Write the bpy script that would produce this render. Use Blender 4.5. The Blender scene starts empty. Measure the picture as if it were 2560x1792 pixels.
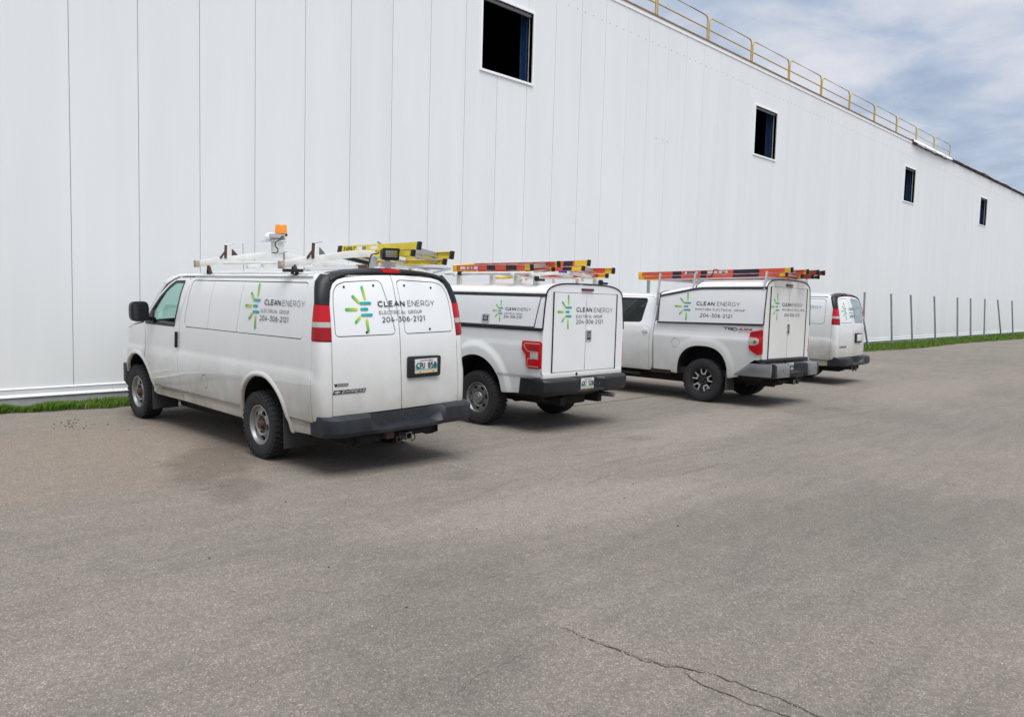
import bpy, bmesh, math, random
from mathutils import Vector, Matrix
from mathutils.geometry import delaunay_2d_cdt
PI = math.pi
random.seed(7)
scene = bpy.context.scene
COL = scene.collection

# ---------------------------------------------------------------- camera
cam = bpy.data.cameras.new('camera')
cam.sensor_width = 36.0
cam.lens = 2033.3 / 2560.0 * 36.0
cam.clip_start = 0.05
cam.clip_end = 2000.0
cam_o = bpy.data.objects.new('camera', cam)
COL.objects.link(cam_o)
RX = Vector((0.68117, -0.73164, 0.02679)); UX = Vector((0.03888, 0.07269, 0.99660)); WX = Vector((0.73110, 0.67781, -0.07796))
cam_o.matrix_world = Matrix(((RX.x, UX.x, -WX.x, 0.0), (RX.y, UX.y, -WX.y, 0.0), (RX.z, UX.z, -WX.z, 1.933), (0, 0, 0, 1)))
scene.camera = cam_o

# ---------------------------------------------------------------- sky and sun
SUN_EL, SUN_AZ = math.radians(66), math.radians(202)      # azimuth clockwise from +Y: behind the camera
world = bpy.data.worlds.new('World'); scene.world = world
world.use_nodes = True
wn, wl = world.node_tree.nodes, world.node_tree.links
wn.clear()
def N(tree, kind, **kw):
    n = tree.nodes.new(kind)
    for k, v in kw.items():
        if k in n.inputs: n.inputs[k].default_value = v
        else: setattr(n, k, v)
    return n
T = world.node_tree
sky = N(T, 'ShaderNodeTexSky'); sky.sky_type = 'NISHITA'; sky.sun_disc = False
sky.sun_elevation = SUN_EL; sky.sun_rotation = SUN_AZ; sky.air_density = 1.0; sky.dust_density = 2.0
bg_sky = N(T, 'ShaderNodeBackground', Strength=0.06)
wl.new(sky.outputs[0], bg_sky.inputs[0])
tc = N(T, 'ShaderNodeTexCoord')
sep = N(T, 'ShaderNodeSeparateXYZ'); wl.new(tc.outputs['Generated'], sep.inputs[0])
zc = N(T, 'ShaderNodeMath', operation='MAXIMUM'); wl.new(sep.outputs[2], zc.inputs[0]); zc.inputs[1].default_value = 0.0
za = N(T, 'ShaderNodeMath', operation='ADD'); wl.new(zc.outputs[0], za.inputs[0]); za.inputs[1].default_value = 0.16
dx = N(T, 'ShaderNodeMath', operation='DIVIDE'); wl.new(sep.outputs[0], dx.inputs[0]); wl.new(za.outputs[0], dx.inputs[1])
dy = N(T, 'ShaderNodeMath', operation='DIVIDE'); wl.new(sep.outputs[1], dy.inputs[0]); wl.new(za.outputs[0], dy.inputs[1])
cmb = N(T, 'ShaderNodeCombineXYZ'); wl.new(dx.outputs[0], cmb.inputs[0]); wl.new(dy.outputs[0], cmb.inputs[1]); cmb.inputs[2].default_value = 14.3
n1 = N(T, 'ShaderNodeTexNoise', Scale=2.1, Detail=9.0, Roughness=0.55, Distortion=0.2); wl.new(cmb.outputs[0], n1.inputs['Vector'])
rmp = N(T, 'ShaderNodeValToRGB'); wl.new(n1.outputs[0], rmp.inputs[0])
e = rmp.color_ramp.elements
e[0].position = 0.34; e[0].color = (0.235, 0.285, 0.375, 1)
e[1].position = 0.60; e[1].color = (0.46, 0.465, 0.50, 1)
m = e.new(0.43); m.color = (0.30, 0.345, 0.425, 1)
m = e.new(0.50); m.color = (0.38, 0.405, 0.46, 1)
bg_cl = N(T, 'ShaderNodeBackground', Strength=1.08); wl.new(rmp.outputs[0], bg_cl.inputs[0])
mixw = N(T, 'ShaderNodeMixShader'); mixw.inputs[0].default_value = 0.86
wl.new(bg_sky.outputs[0], mixw.inputs[1]); wl.new(bg_cl.outputs[0], mixw.inputs[2])
outw = N(T, 'ShaderNodeOutputWorld'); wl.new(mixw.outputs[0], outw.inputs[0])

sun = bpy.data.lights.new('sun', 'SUN'); sun.energy = 2.1; sun.angle = math.radians(42); sun.color = (1.0, 0.99, 0.965)
sun_o = bpy.data.objects.new('sun', sun); COL.objects.link(sun_o)
sd = Vector((math.sin(SUN_AZ) * math.cos(SUN_EL), math.cos(SUN_AZ) * math.cos(SUN_EL), math.sin(SUN_EL)))
sun_o.rotation_euler = sd.to_track_quat('Z', 'Y').to_euler()
vs = scene.view_settings
vs.view_transform = 'Standard'; vs.look = 'None'; vs.exposure = 0.69; vs.gamma = 1.0; vs.use_curve_mapping = False

# ---------------------------------------------------------------- materials
def newmat(name):
    m = bpy.data.materials.new(name); m.use_nodes = True
    t = m.node_tree; b = t.nodes['Principled BSDF']
    return m, t, b
def plain(name, col, rough=0.5, metal=0.0, spec=0.5, coat=0.0, noise=0.0, nscale=8.0, bump=0.0, bscale=60.0, alpha=1.0, trans=0.0):
    m, t, b = newmat(name)
    b.inputs['Base Color'].default_value = (*col, 1); b.inputs['Roughness'].default_value = rough
    b.inputs['Metallic'].default_value = metal; b.inputs['Specular IOR Level'].default_value = spec
    b.inputs['Coat Weight'].default_value = coat; b.inputs['Coat Roughness'].default_value = 0.06
    b.inputs['Transmission Weight'].default_value = trans
    tcn = N(t, 'ShaderNodeTexCoord')
    if noise:
        nz = N(t, 'ShaderNodeTexNoise', Scale=nscale, Detail=6.0, Roughness=0.6)
        t.links.new(tcn.outputs['Object'], nz.inputs['Vector'])
        mx = N(t, 'ShaderNodeMix', data_type='RGBA'); mx.blend_type = 'MULTIPLY'
        mx.inputs[0].default_value = 1.0; mx.inputs[6].default_value = (*col, 1)
        rr = N(t, 'ShaderNodeMapRange'); rr.inputs[1].default_value = 0.3; rr.inputs[2].default_value = 0.7
        rr.inputs[3].default_value = 1 - noise; rr.inputs[4].default_value = 1 + noise * 0.6
        t.links.new(nz.outputs[0], rr.inputs[0]); t.links.new(rr.outputs[0], mx.inputs[7]); t.links.new(mx.outputs[2], b.inputs['Base Color'])
    if bump:
        nb = N(t, 'ShaderNodeTexNoise', Scale=bscale, Detail=3.0)
        t.links.new(tcn.outputs['Object'], nb.inputs['Vector'])
        bp = N(t, 'ShaderNodeBump', Strength=bump, Distance=0.004)
        t.links.new(nb.outputs[0], bp.inputs['Height']); t.links.new(bp.outputs[0], b.inputs['Normal'])
    return m
def paint(name, dirt):
    """white car paint with road dust thrown up over the sills and round the wheels"""
    m, t, b = newmat(name); L = t.links
    tcn = N(t, 'ShaderNodeTexCoord'); sp = N(t, 'ShaderNodeSeparateXYZ'); L.new(tcn.outputs['Object'], sp.inputs[0])
    nz = N(t, 'ShaderNodeTexNoise', Scale=1.7, Detail=7.0, Roughness=0.62); L.new(tcn.outputs['Object'], nz.inputs['Vector'])
    mp = N(t, 'ShaderNodeMapping'); mp.inputs['Scale'].default_value = (4.5, 4.5, 1.1); L.new(tcn.outputs['Object'], mp.inputs[0])
    n2 = N(t, 'ShaderNodeTexNoise', Scale=1.0, Detail=5.0); L.new(mp.outputs[0], n2.inputs['Vector'])
    zr = N(t, 'ShaderNodeMapRange'); zr.inputs[1].default_value = 1.5; zr.inputs[2].default_value = 0.35; zr.inputs[3].default_value = 0.0; zr.inputs[4].default_value = 1.0
    L.new(sp.outputs[2], zr.inputs[0])
    pw = N(t, 'ShaderNodeMath', operation='POWER'); pw.inputs[1].default_value = 1.25; L.new(zr.outputs[0], pw.inputs[0])
    ad = N(t, 'ShaderNodeMath', operation='ADD'); L.new(nz.outputs[0], ad.inputs[0]); n3 = N(t, 'ShaderNodeMath', operation='MULTIPLY_ADD'); L.new(n2.outputs[0], n3.inputs[0]); n3.inputs[1].default_value = 0.35; n3.inputs[2].default_value = 0.325; L.new(n3.outputs[0], ad.inputs[1])
    nr = N(t, 'ShaderNodeMapRange'); nr.inputs[1].default_value = 0.7; nr.inputs[2].default_value = 1.35; nr.inputs[3].default_value = 0.35; nr.inputs[4].default_value = 1.25
    L.new(ad.outputs[0], nr.inputs[0])
    ml = N(t, 'ShaderNodeMath', operation='MULTIPLY'); L.new(pw.outputs[0], ml.inputs[0]); L.new(nr.outputs[0], ml.inputs[1])
    md = N(t, 'ShaderNodeMath', operation='MULTIPLY'); md.use_clamp = True; L.new(ml.outputs[0], md.inputs[0]); md.inputs[1].default_value = dirt
    fl = N(t, 'ShaderNodeMath', operation='MULTIPLY_ADD'); fl.use_clamp = True; L.new(nr.outputs[0], fl.inputs[0]); fl.inputs[1].default_value = 0.06 * dirt; L.new(md.outputs[0], fl.inputs[2])
    mx = N(t, 'ShaderNodeMix', data_type='RGBA'); L.new(fl.outputs[0], mx.inputs[0])
    mx.inputs[6].default_value = (0.79, 0.805, 0.81, 1); mx.inputs[7].default_value = (0.33, 0.305, 0.25, 1)
    L.new(mx.outputs[2], b.inputs['Base Color'])
    ro = N(t, 'ShaderNodeMapRange'); ro.inputs[3].default_value = 0.32; ro.inputs[4].default_value = 0.75; L.new(fl.outputs[0], ro.inputs[0]); L.new(ro.outputs[0], b.inputs['Roughness'])
    b.inputs['Coat Weight'].default_value = 1.0; b.inputs['Coat Roughness'].default_value = 0.035
    return m
M = {}
M['paint_van'] = paint('white_paint_dusty', 1.15)
M['paint_ford'] = paint('white_paint_clean', 0.28)
M['paint_tundra'] = paint('white_paint_road_dust', 0.75)
M['cap_white'] = plain('white_fibreglass', (0.78, 0.79, 0.80), 0.33, coat=0.3, noise=0.03, nscale=2.0)
M['cap_dusty'] = plain('white_fibreglass_dusty', (0.70, 0.69, 0.66), 0.45, noise=0.05, nscale=2.0)
M['gap'] = plain('dark_seal', (0.012, 0.012, 0.014), 0.9, noise=0.3)
M['black'] = plain('black_plastic', (0.014, 0.015, 0.018), 0.45, spec=0.35, noise=0.25, nscale=5, bump=0.15, bscale=300)
M['black_gloss'] = plain('black_gloss', (0.018, 0.019, 0.024), 0.16, coat=0.5, noise=0.1)
M['bumper'] = plain('scuffed_bumper_plastic', (0.016, 0.019, 0.024), 0.50, spec=0.4, noise=0.45, nscale=7, bump=0.25, bscale=180)
M['rubber'] = plain('tyre_rubber', (0.022, 0.022, 0.024), 0.82, noise=0.35, nscale=9, bump=0.2, bscale=120)
M['flap'] = plain('mud_flap_rubber', (0.045, 0.045, 0.043), 0.75, noise=0.3, nscale=4)
M['under'] = plain('underbody', (0.012, 0.011, 0.010), 0.85, noise=0.4, nscale=6)
M['steel'] = plain('silver_steel_wheel', (0.33, 0.33, 0.325), 0.42, metal=0.75, noise=0.15, nscale=10)
M['steel_dark'] = plain('grey_steel_wheel', (0.27, 0.275, 0.285), 0.40, metal=0.8, noise=0.12, nscale=10)
M['alloy_face'] = plain('machined_alloy', (0.70, 0.70, 0.69), 0.35, metal=0.6, noise=0.06)
M['alloy_dark'] = plain('dark_alloy', (0.035, 0.036, 0.04), 0.4, metal=0.5, noise=0.2)
M['rust'] = plain('rusted_steel', (0.095, 0.05, 0.035), 0.85, noise=0.5, nscale=25, bump=0.3)
M['rack_white'] = plain('chipped_white_rack', (0.68, 0.68, 0.65), 0.5, noise=0.14, nscale=7)
M['rack_alu'] = plain('aluminium_rack', (0.60, 0.61, 0.62), 0.35, metal=0.7, noise=0.08)
M['rack_end'] = plain('worn_rack_end', (0.42, 0.36, 0.28), 0.7, noise=0.5, nscale=22)
M['chrome'] = plain('bright_metal', (0.7, 0.7, 0.7), 0.18, metal=1.0, noise=0.05)
M['grey_bumper'] = plain('grey_painted_bumper', (0.30, 0.305, 0.31), 0.30, metal=0.65, coat=0.2, noise=0.18, nscale=3)
M['red'] = plain('red_lens', (0.50, 0.006, 0.014), 0.22, spec=0.3, coat=0.15, noise=0.12, nscale=40)
M['red_dark'] = plain('dark_red_lens', (0.33, 0.004, 0.010), 0.22, spec=0.3, coat=0.15, noise=0.15, nscale=40)
M['clear'] = plain('clear_lens', (0.46, 0.43, 0.38), 0.2, coat=0.5, noise=0.2, nscale=60)
M['amber'] = plain('amber_lens', (0.85, 0.26, 0.01), 0.25, coat=0.4, noise=0.15, nscale=50)
M['ink'] = plain('navy_vinyl', (0.022, 0.024, 0.048), 0.45, noise=0.05)
M['trd_red'] = plain('red_vinyl', (0.33, 0.02, 0.03), 0.45, noise=0.05)
M['silver_ink'] = plain('silver_lettering', (0.55, 0.56, 0.58), 0.3, metal=0.4, noise=0.05)
M['fg_yellow'] = plain('yellow_fibreglass', (0.72, 0.56, 0.03), 0.45, noise=0.14, nscale=9)
M['fg_orange'] = plain('orange_red_fibreglass', (0.70, 0.095, 0.045), 0.45, noise=0.12, nscale=9)
M['fg_dark'] = plain('weathered_red_fibreglass', (0.30, 0.05, 0.03), 0.55, noise=0.25, nscale=9)
M['boot_yellow'] = plain('yellow_plastic_boot', (0.80, 0.50, 0.02), 0.45, noise=0.15, nscale=12)
M['alu'] = plain('ladder_aluminium', (0.55, 0.55, 0.55), 0.42, metal=0.75, noise=0.12)
M['tape'] = plain('dark_blue_tape', (0.014, 0.016, 0.04), 0.55, noise=0.2)
M['sticker'] = plain('white_sticker', (0.72, 0.72, 0.72), 0.5, noise=0.08, nscale=60)
M['sticker_blue'] = plain('blue_sticker', (0.03, 0.07, 0.35), 0.5, noise=0.1)
M['plate_white'] = plain('plate_white', (0.66, 0.68, 0.66), 0.4, noise=0.05)
M['plate_teal'] = plain('plate_teal', (0.07, 0.36, 0.36), 0.4, noise=0.15, nscale=30)
M['plate_sand'] = plain('plate_sand', (0.60, 0.47, 0.30), 0.4, noise=0.1, nscale=30)
M['interior'] = plain('cabin_plastic', (0.05, 0.055, 0.06), 0.7, noise=0.2)
def glassmat(name, tint, rough=0.02):
    m, t, b = newmat(name); L = t.links
    g = N(t, 'ShaderNodeBsdfGlossy', Roughness=rough); g.inputs[0].default_value = (0.9, 0.95, 0.95, 1)
    tr = N(t, 'ShaderNodeBsdfTransparent'); tr.inputs[0].default_value = (*tint, 1)
    fr = N(t, 'ShaderNodeFresnel', IOR=1.5); mx = N(t, 'ShaderNodeMixShader'); ge = N(t, 'ShaderNodeNewGeometry'); io = N(t, 'ShaderNodeMapRange'); io.inputs[3].default_value = 1.5; io.inputs[4].default_value = 1 / 1.5
    L.new(ge.outputs['Backfacing'], io.inputs[0]); L.new(io.outputs[0], fr.inputs[0])
    L.new(fr.outputs[0], mx.inputs[0]); L.new(tr.outputs[0], mx.inputs[1]); L.new(g.outputs[0], mx.inputs[2])
    L.new(mx.outputs[0], t.nodes['Material Output'].inputs[0])
    return m
M['glass'] = glassmat('green_tinted_glass', (0.66, 0.84, 0.79))
M['glass_green'] = plain('green_reflective_glass', (0.16, 0.25, 0.235), 0.05, coat=0.6, noise=0.05)
M['glass_dark'] = glassmat('privacy_glass', (0.05, 0.055, 0.06))
# logo print: colour runs along each bar
m, t, b = newmat('logo_print')
at = N(t, 'ShaderNodeAttribute'); at.attribute_name = 'print'
t.links.new(at.outputs['Color'], b.inputs['Base Color']); b.inputs['Roughness'].default_value = 0.42
M['logo'] = m

# ---------------------------------------------------------------- mesh helpers
def pchip(pts):
    xs = [p[0] for p in pts]; ys = [p[1] for p in pts]; n = len(xs)
    d = [(ys[i + 1] - ys[i]) / (xs[i + 1] - xs[i]) for i in range(n - 1)]
    s = [d[0]] + [0.0 if d[i - 1] * d[i] <= 0 else 2 * d[i - 1] * d[i] / (d[i - 1] + d[i]) for i in range(1, n - 1)] + [d[-1]]
    def f(x):
        if x <= xs[0]: return ys[0] + s[0] * (x - xs[0])
        if x >= xs[-1]: return ys[-1] + s[-1] * (x - xs[-1])
        lo = 0
        while xs[lo + 1] < x: lo += 1
        h = xs[lo + 1] - xs[lo]; u = (x - xs[lo]) / h
        return (ys[lo] * (2 * u ** 3 - 3 * u * u + 1) + h * s[lo] * (u ** 3 - 2 * u * u + u) + ys[lo + 1] * (3 * u * u - 2 * u ** 3) + h * s[lo + 1] * (u ** 3 - u * u))
    return f
def spline(pts, n=4):
    """Catmull-Rom through the points"""
    out = []; m = len(pts)
    for i in range(m - 1):
        p0, p1, p2, p3 = [Vector(pts[min(max(j, 0), m - 1)]) for j in (i - 1, i, i + 1, i + 2)]
        for k in range(n):
            u = k / n; out.append(tuple(.5 * (2 * p1 + (p2 - p0) * u + (2 * p0 - 5 * p1 + 4 * p2 - p3) * u * u + (3 * p1 - p0 - 3 * p2 + p3) * u ** 3)))
    return out + [tuple(pts[-1])]
def sm(x, a, b):
    u = min(1.0, max(0.0, (x - a) / (b - a))); return u * u * (3 - 2 * u)
def setparent(o, parent):
    if parent is not None: o.parent = parent
def link(name, me, mat, parent=None):
    o = bpy.data.objects.new(name, me); COL.objects.link(o)
    if mat is not None: me.materials.append(M[mat] if isinstance(mat, str) else mat)
    setparent(o, parent)
    return o
def empty(name, loc=(0, 0, 0), rot=(0, 0, 0), parent=None):
    o = bpy.data.objects.new(name, None); COL.objects.link(o); o.location = loc; o.rotation_euler = rot
    o.empty_display_size = 0.2; setparent(o, parent)
    return o
def tag(o, label=None, cat=None, group=None, kind=None):
    if label: o['label'] = label
    if cat: o['category'] = cat
    if group: o['group'] = group
    if kind: o['kind'] = kind
    return o
def copy_tree(o, parent=None):
    c = o.copy(); COL.objects.link(c)
    if parent is not None: c.parent = parent
    for ch in list(o.children): copy_tree(ch, c)
    return c

class MB:
    """collects boxes, bars, tubes and lofts into one mesh"""
    def __init__(s): s.v = []; s.f = []
    def add(s, vs, fs):
        k = len(s.v); s.v += [tuple(p) for p in vs]; s.f += [tuple(i + k for i in f) for f in fs]; return s
    def box(s, x0, x1, y0, y1, z0, z1):
        return s.add([(x0, y0, z0), (x1, y0, z0), (x1, y1, z0), (x0, y1, z0), (x0, y0, z1), (x1, y0, z1), (x1, y1, z1), (x0, y1, z1)],
                     [(0, 3, 2, 1), (4, 5, 6, 7), (0, 1, 5, 4), (1, 2, 6, 5), (2, 3, 7, 6), (3, 0, 4, 7)])
    def bar(s, p, q, w, h, up=(0, 0, 1)):
        p, q, up = Vector(p), Vector(q), Vector(up); d = (q - p).normalized(); a = d.cross(up)
        if a.length < 1e-4: a = d.cross(Vector((1, 0, 0)))
        a.normalize(); b = a.cross(d).normalized(); a *= w / 2; b *= h / 2
        return s.add([p - a - b, p + a - b, p + a + b, p - a + b, q - a - b, q + a - b, q + a + b, q - a + b],
                     [(0, 3, 2, 1), (4, 5, 6, 7), (0, 1, 5, 4), (1, 2, 6, 5), (2, 3, 7, 6), (3, 0, 4, 7)])
    def tube(s, pts, r, n=8, cap=True, closed=False):
        pts = [Vector(p) for p in pts]; rings = []; ref = None
        for i, p in enumerate(pts):
            if closed: d = (pts[(i + 1) % len(pts)] - pts[i - 1]).normalized()
            else: d = (pts[min(i + 1, len(pts) - 1)] - pts[max(i - 1, 0)]).normalized()
            if ref is None: ref = Vector((0, 0, 1)) if abs(d.z) < 0.9 else Vector((1, 0, 0))
            a = d.cross(ref)
            if a.length < 1e-3: a = d.cross(Vector((0.3, 1, 0.2)))
            a.normalize(); b = a.cross(d); rr = r[i] if isinstance(r, (list, tuple)) else r
            rings.append([p + (a * math.cos(2 * PI * k / n) + b * math.sin(2 * PI * k / n)) * rr for k in range(n)])
        return s.loft(rings, cap=cap, loop=closed)
    def loft(s, rings, cap=True, loop=False):
        n = len(rings[0]); vs = [p for r in rings for p in r]; fs = []; m = len(rings)
        for i in range(m if loop else m - 1):
            for k in range(n):
                a, b = i * n + k, i * n + (k + 1) % n; i2 = (i + 1) % m
                fs.append((a, b, i2 * n + (k + 1) % n, i2 * n + k))
        if cap and not loop: fs += [tuple(range(n))[::-1], tuple((m - 1) * n + k for k in range(n))]
        return s.add(vs, fs)
    def lathe(s, prof, n=32, axis='x', c=(0, 0, 0), closed=False):
        """prof: (along axis, radius)"""
        rings = []
        for (h, r) in prof:
            ring = []
            for k in range(n):
                a = 2 * PI * k / n; u, w = r * math.cos(a), r * math.sin(a)
                p = {'x': (h, u, w), 'y': (u, h, w), 'z': (u, w, h)}[axis]
                ring.append((p[0] + c[0], p[1] + c[1], p[2] + c[2]))
            rings.append(ring)
        return s.loft(rings, cap=not closed)
    def prism(s, poly, f0, f1):
        n = len(poly); a = [f0(*p) for p in poly]; b = [f1(*p) for p in poly]
        return s.add(a + b, [tuple(range(n))[::-1], tuple(range(n, 2 * n))] + [(k, (k + 1) % n, n + (k + 1) % n, n + k) for k in range(n)])
    def build(s, name, mat, parent=None, bevel=0.0, smooth=35, loc=None, seg=2):
        me = bpy.data.meshes.new(name); me.from_pydata(s.v, [], s.f); me.update()
        bm = bmesh.new(); bm.from_mesh(me)
        bmesh.ops.recalc_face_normals(bm, faces=bm.faces[:])
        if bevel:
            es = [e for e in bm.edges if e.is_manifold and e.calc_face_angle(0) > 0.5]
            bmesh.ops.bevel(bm, geom=es, offset=bevel, segments=seg, profile=0.6, affect='EDGES', clamp_overlap=True)
        bm.to_mesh(me); bm.free()
        if smooth:
            me.polygons.foreach_set('use_smooth', [True] * len(me.polygons))
            me.set_sharp_from_angle(angle=math.radians(smooth))
        o = link(name, me, mat, parent)
        if loc: o.location = loc
        return o

class Surf:
    """a surface P(a, b); sg makes the normal point outwards"""
    def __init__(s, f, sg): s.f = f; s.sg = sg
    def p(s, a, b): return Vector(s.f(a, b))
    def n(s, a, b):
        h = 0.004; da = s.p(a + h, b) - s.p(a - h, b); db = s.p(a, b + h) - s.p(a, b - h)
        v = da.cross(db) * s.sg
        return v.normalized() if v.length > 1e-12 else Vector((0, 0, 1))
    def at(s, a, b, off): return s.p(a, b) + s.n(a, b) * off
def inside(pt, poly):
    x, y = pt; r = False; n = len(poly); j = n - 1
    for i in range(n):
        xi, yi = poly[i]; xj, yj = poly[j]
        if (yi > y) != (yj > y) and x < (xj - xi) * (y - yi) / (yj - yi) + xi: r = not r
        j = i
    return r
def dens(poly, step):
    out = []; n = len(poly)
    for i in range(n):
        a, b = poly[i], poly[(i + 1) % n]; L = math.hypot(b[0] - a[0], b[1] - a[1]); k = max(1, int(math.ceil(L / step)))
        out += [(a[0] + (b[0] - a[0]) * j / k, a[1] + (b[1] - a[1]) * j / k) for j in range(k)]
    return out
def rounded(poly, r, n=5):
    """round the corners of a polygon; r may be one radius or one per corner"""
    out = []; m = len(poly)
    for i in range(m):
        p, a, b = Vector(poly[i]), Vector(poly[i - 1]), Vector(poly[(i + 1) % m]); rr = r[i] if isinstance(r, (list, tuple)) else r
        if rr <= 0: out.append(tuple(p)); continue
        da, db = (a - p), (b - p); t = min(rr, da.length * 0.45, db.length * 0.45); s0, s1 = p + da.normalized() * t, p + db.normalized() * t
        for k in range(n + 1):
            u = k / n; q = s0 * (1 - u) ** 2 + p * 2 * u * (1 - u) + s1 * u * u; out.append(tuple(q))
    return out
def shrink(poly, d):
    """move a polygon's edges inwards by d"""
    n = len(poly); A = sum(poly[i][0] * poly[(i + 1) % n][1] - poly[(i + 1) % n][0] * poly[i][1] for i in range(n)); sgn = 1 if A > 0 else -1; out = []
    for i in range(n):
        p, a, b = Vector(poly[i]), Vector(poly[i - 1]), Vector(poly[(i + 1) % n])
        e0, e1 = (p - a), (b - p)
        if e0.length < 1e-9 or e1.length < 1e-9: out.append(tuple(p)); continue
        e0.normalize(); e1.normalize(); n0, n1 = Vector((-e0.y, e0.x)) * sgn, Vector((-e1.y, e1.x)) * sgn
        k = n0 + n1; c = max(0.35, (1 + n0.dot(n1)) / 2); out.append(tuple(p + k / 2 * d / c))
    return out
def patch(name, poly, S, mat, parent=None, step=0.06, holes=(), rim=0.014, off=0.0, gap=0.0):
    """a sheet cut to a polygon and laid on a surface, its edges turned inwards"""
    if gap: poly = shrink(poly, gap); holes = [shrink(h, -gap) for h in holes]
    loops = [dens(poly, step)] + [dens(h, step) for h in holes]
    vs = []; es = []
    for lp in loops:
        k = len(vs); vs += lp; es += [(k + i, k + (i + 1) % len(lp)) for i in range(len(lp))]
    x0, x1 = min(p[0] for p in poly), max(p[0] for p in poly); y0, y1 = min(p[1] for p in poly), max(p[1] for p in poly)
    nx, ny = max(1, int((x1 - x0) / step)), max(1, int((y1 - y0) / step)); bd = vs[:]
    cell = {}
    for q in bd: cell.setdefault((int(math.floor(q[0] / step)), int(math.floor(q[1] / step))), []).append(q)
    for i in range(1, nx):
        for j in range(1, ny):
            q = (x0 + (x1 - x0) * i / nx, y0 + (y1 - y0) * j / ny)
            if not inside(q, loops[0]) or any(inside(q, h) for h in loops[1:]): continue
            ci, cj = int(math.floor(q[0] / step)), int(math.floor(q[1] / step)); ok = True
            for a in (-1, 0, 1):
                for c in (-1, 0, 1):
                    for w in cell.get((ci + a, cj + c), ()):
                        if (w[0] - q[0]) ** 2 + (w[1] - q[1]) ** 2 < (0.4 * step) ** 2: ok = False
            if ok: vs.append(q)
    ov, oe, of, *_ = delaunay_2d_cdt([Vector(p) for p in vs], es, [], 0, 1e-6)
    P = []; NN = []; F = []
    for q in ov: P.append(S.at(q.x, q.y, off)); NN.append(S.n(q.x, q.y))
    for f in of:
        cx = sum(ov[i].x for i in f) / len(f); cy = sum(ov[i].y for i in f) / len(f)
        if inside((cx, cy), loops[0]) and not any(inside((cx, cy), h) for h in loops[1:]): F.append(tuple(f) if S.sg > 0 else tuple(f)[::-1])
    nf = len(F)
    if rim:
        for lp in loops:
            k = len(P); m = len(lp)
            for q in lp:
                P.append(S.at(q[0], q[1], off)); NN.append(Vector((0, 0, 0)))
            for q in lp: P.append(S.at(q[0], q[1], off - rim)); NN.append(Vector((0, 0, 0)))
            for i in range(m): F.append((k + i, k + (i + 1) % m, k + m + (i + 1) % m, k + m + i))
    me = bpy.data.meshes.new(name); me.from_pydata([tuple(p) for p in P], [], F); me.update()
    me.polygons.foreach_set('use_smooth', [True] * len(me.polygons))
    me.normals_split_custom_set_from_vertices([tuple(n) for n in NN])
    return link(name, me, mat, parent)
def arcp(cx, cy, rx, ry, a0, a1, n=10):
    return [(cx + rx * math.cos(math.radians(a0 + (a1 - a0) * i / n)), cy + ry * math.sin(math.radians(a0 + (a1 - a0) * i / n))) for i in range(n + 1)]
def rect(a0, a1, b0, b1): return [(a0, b0), (a1, b0), (a1, b1), (a0, b1)]

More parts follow.
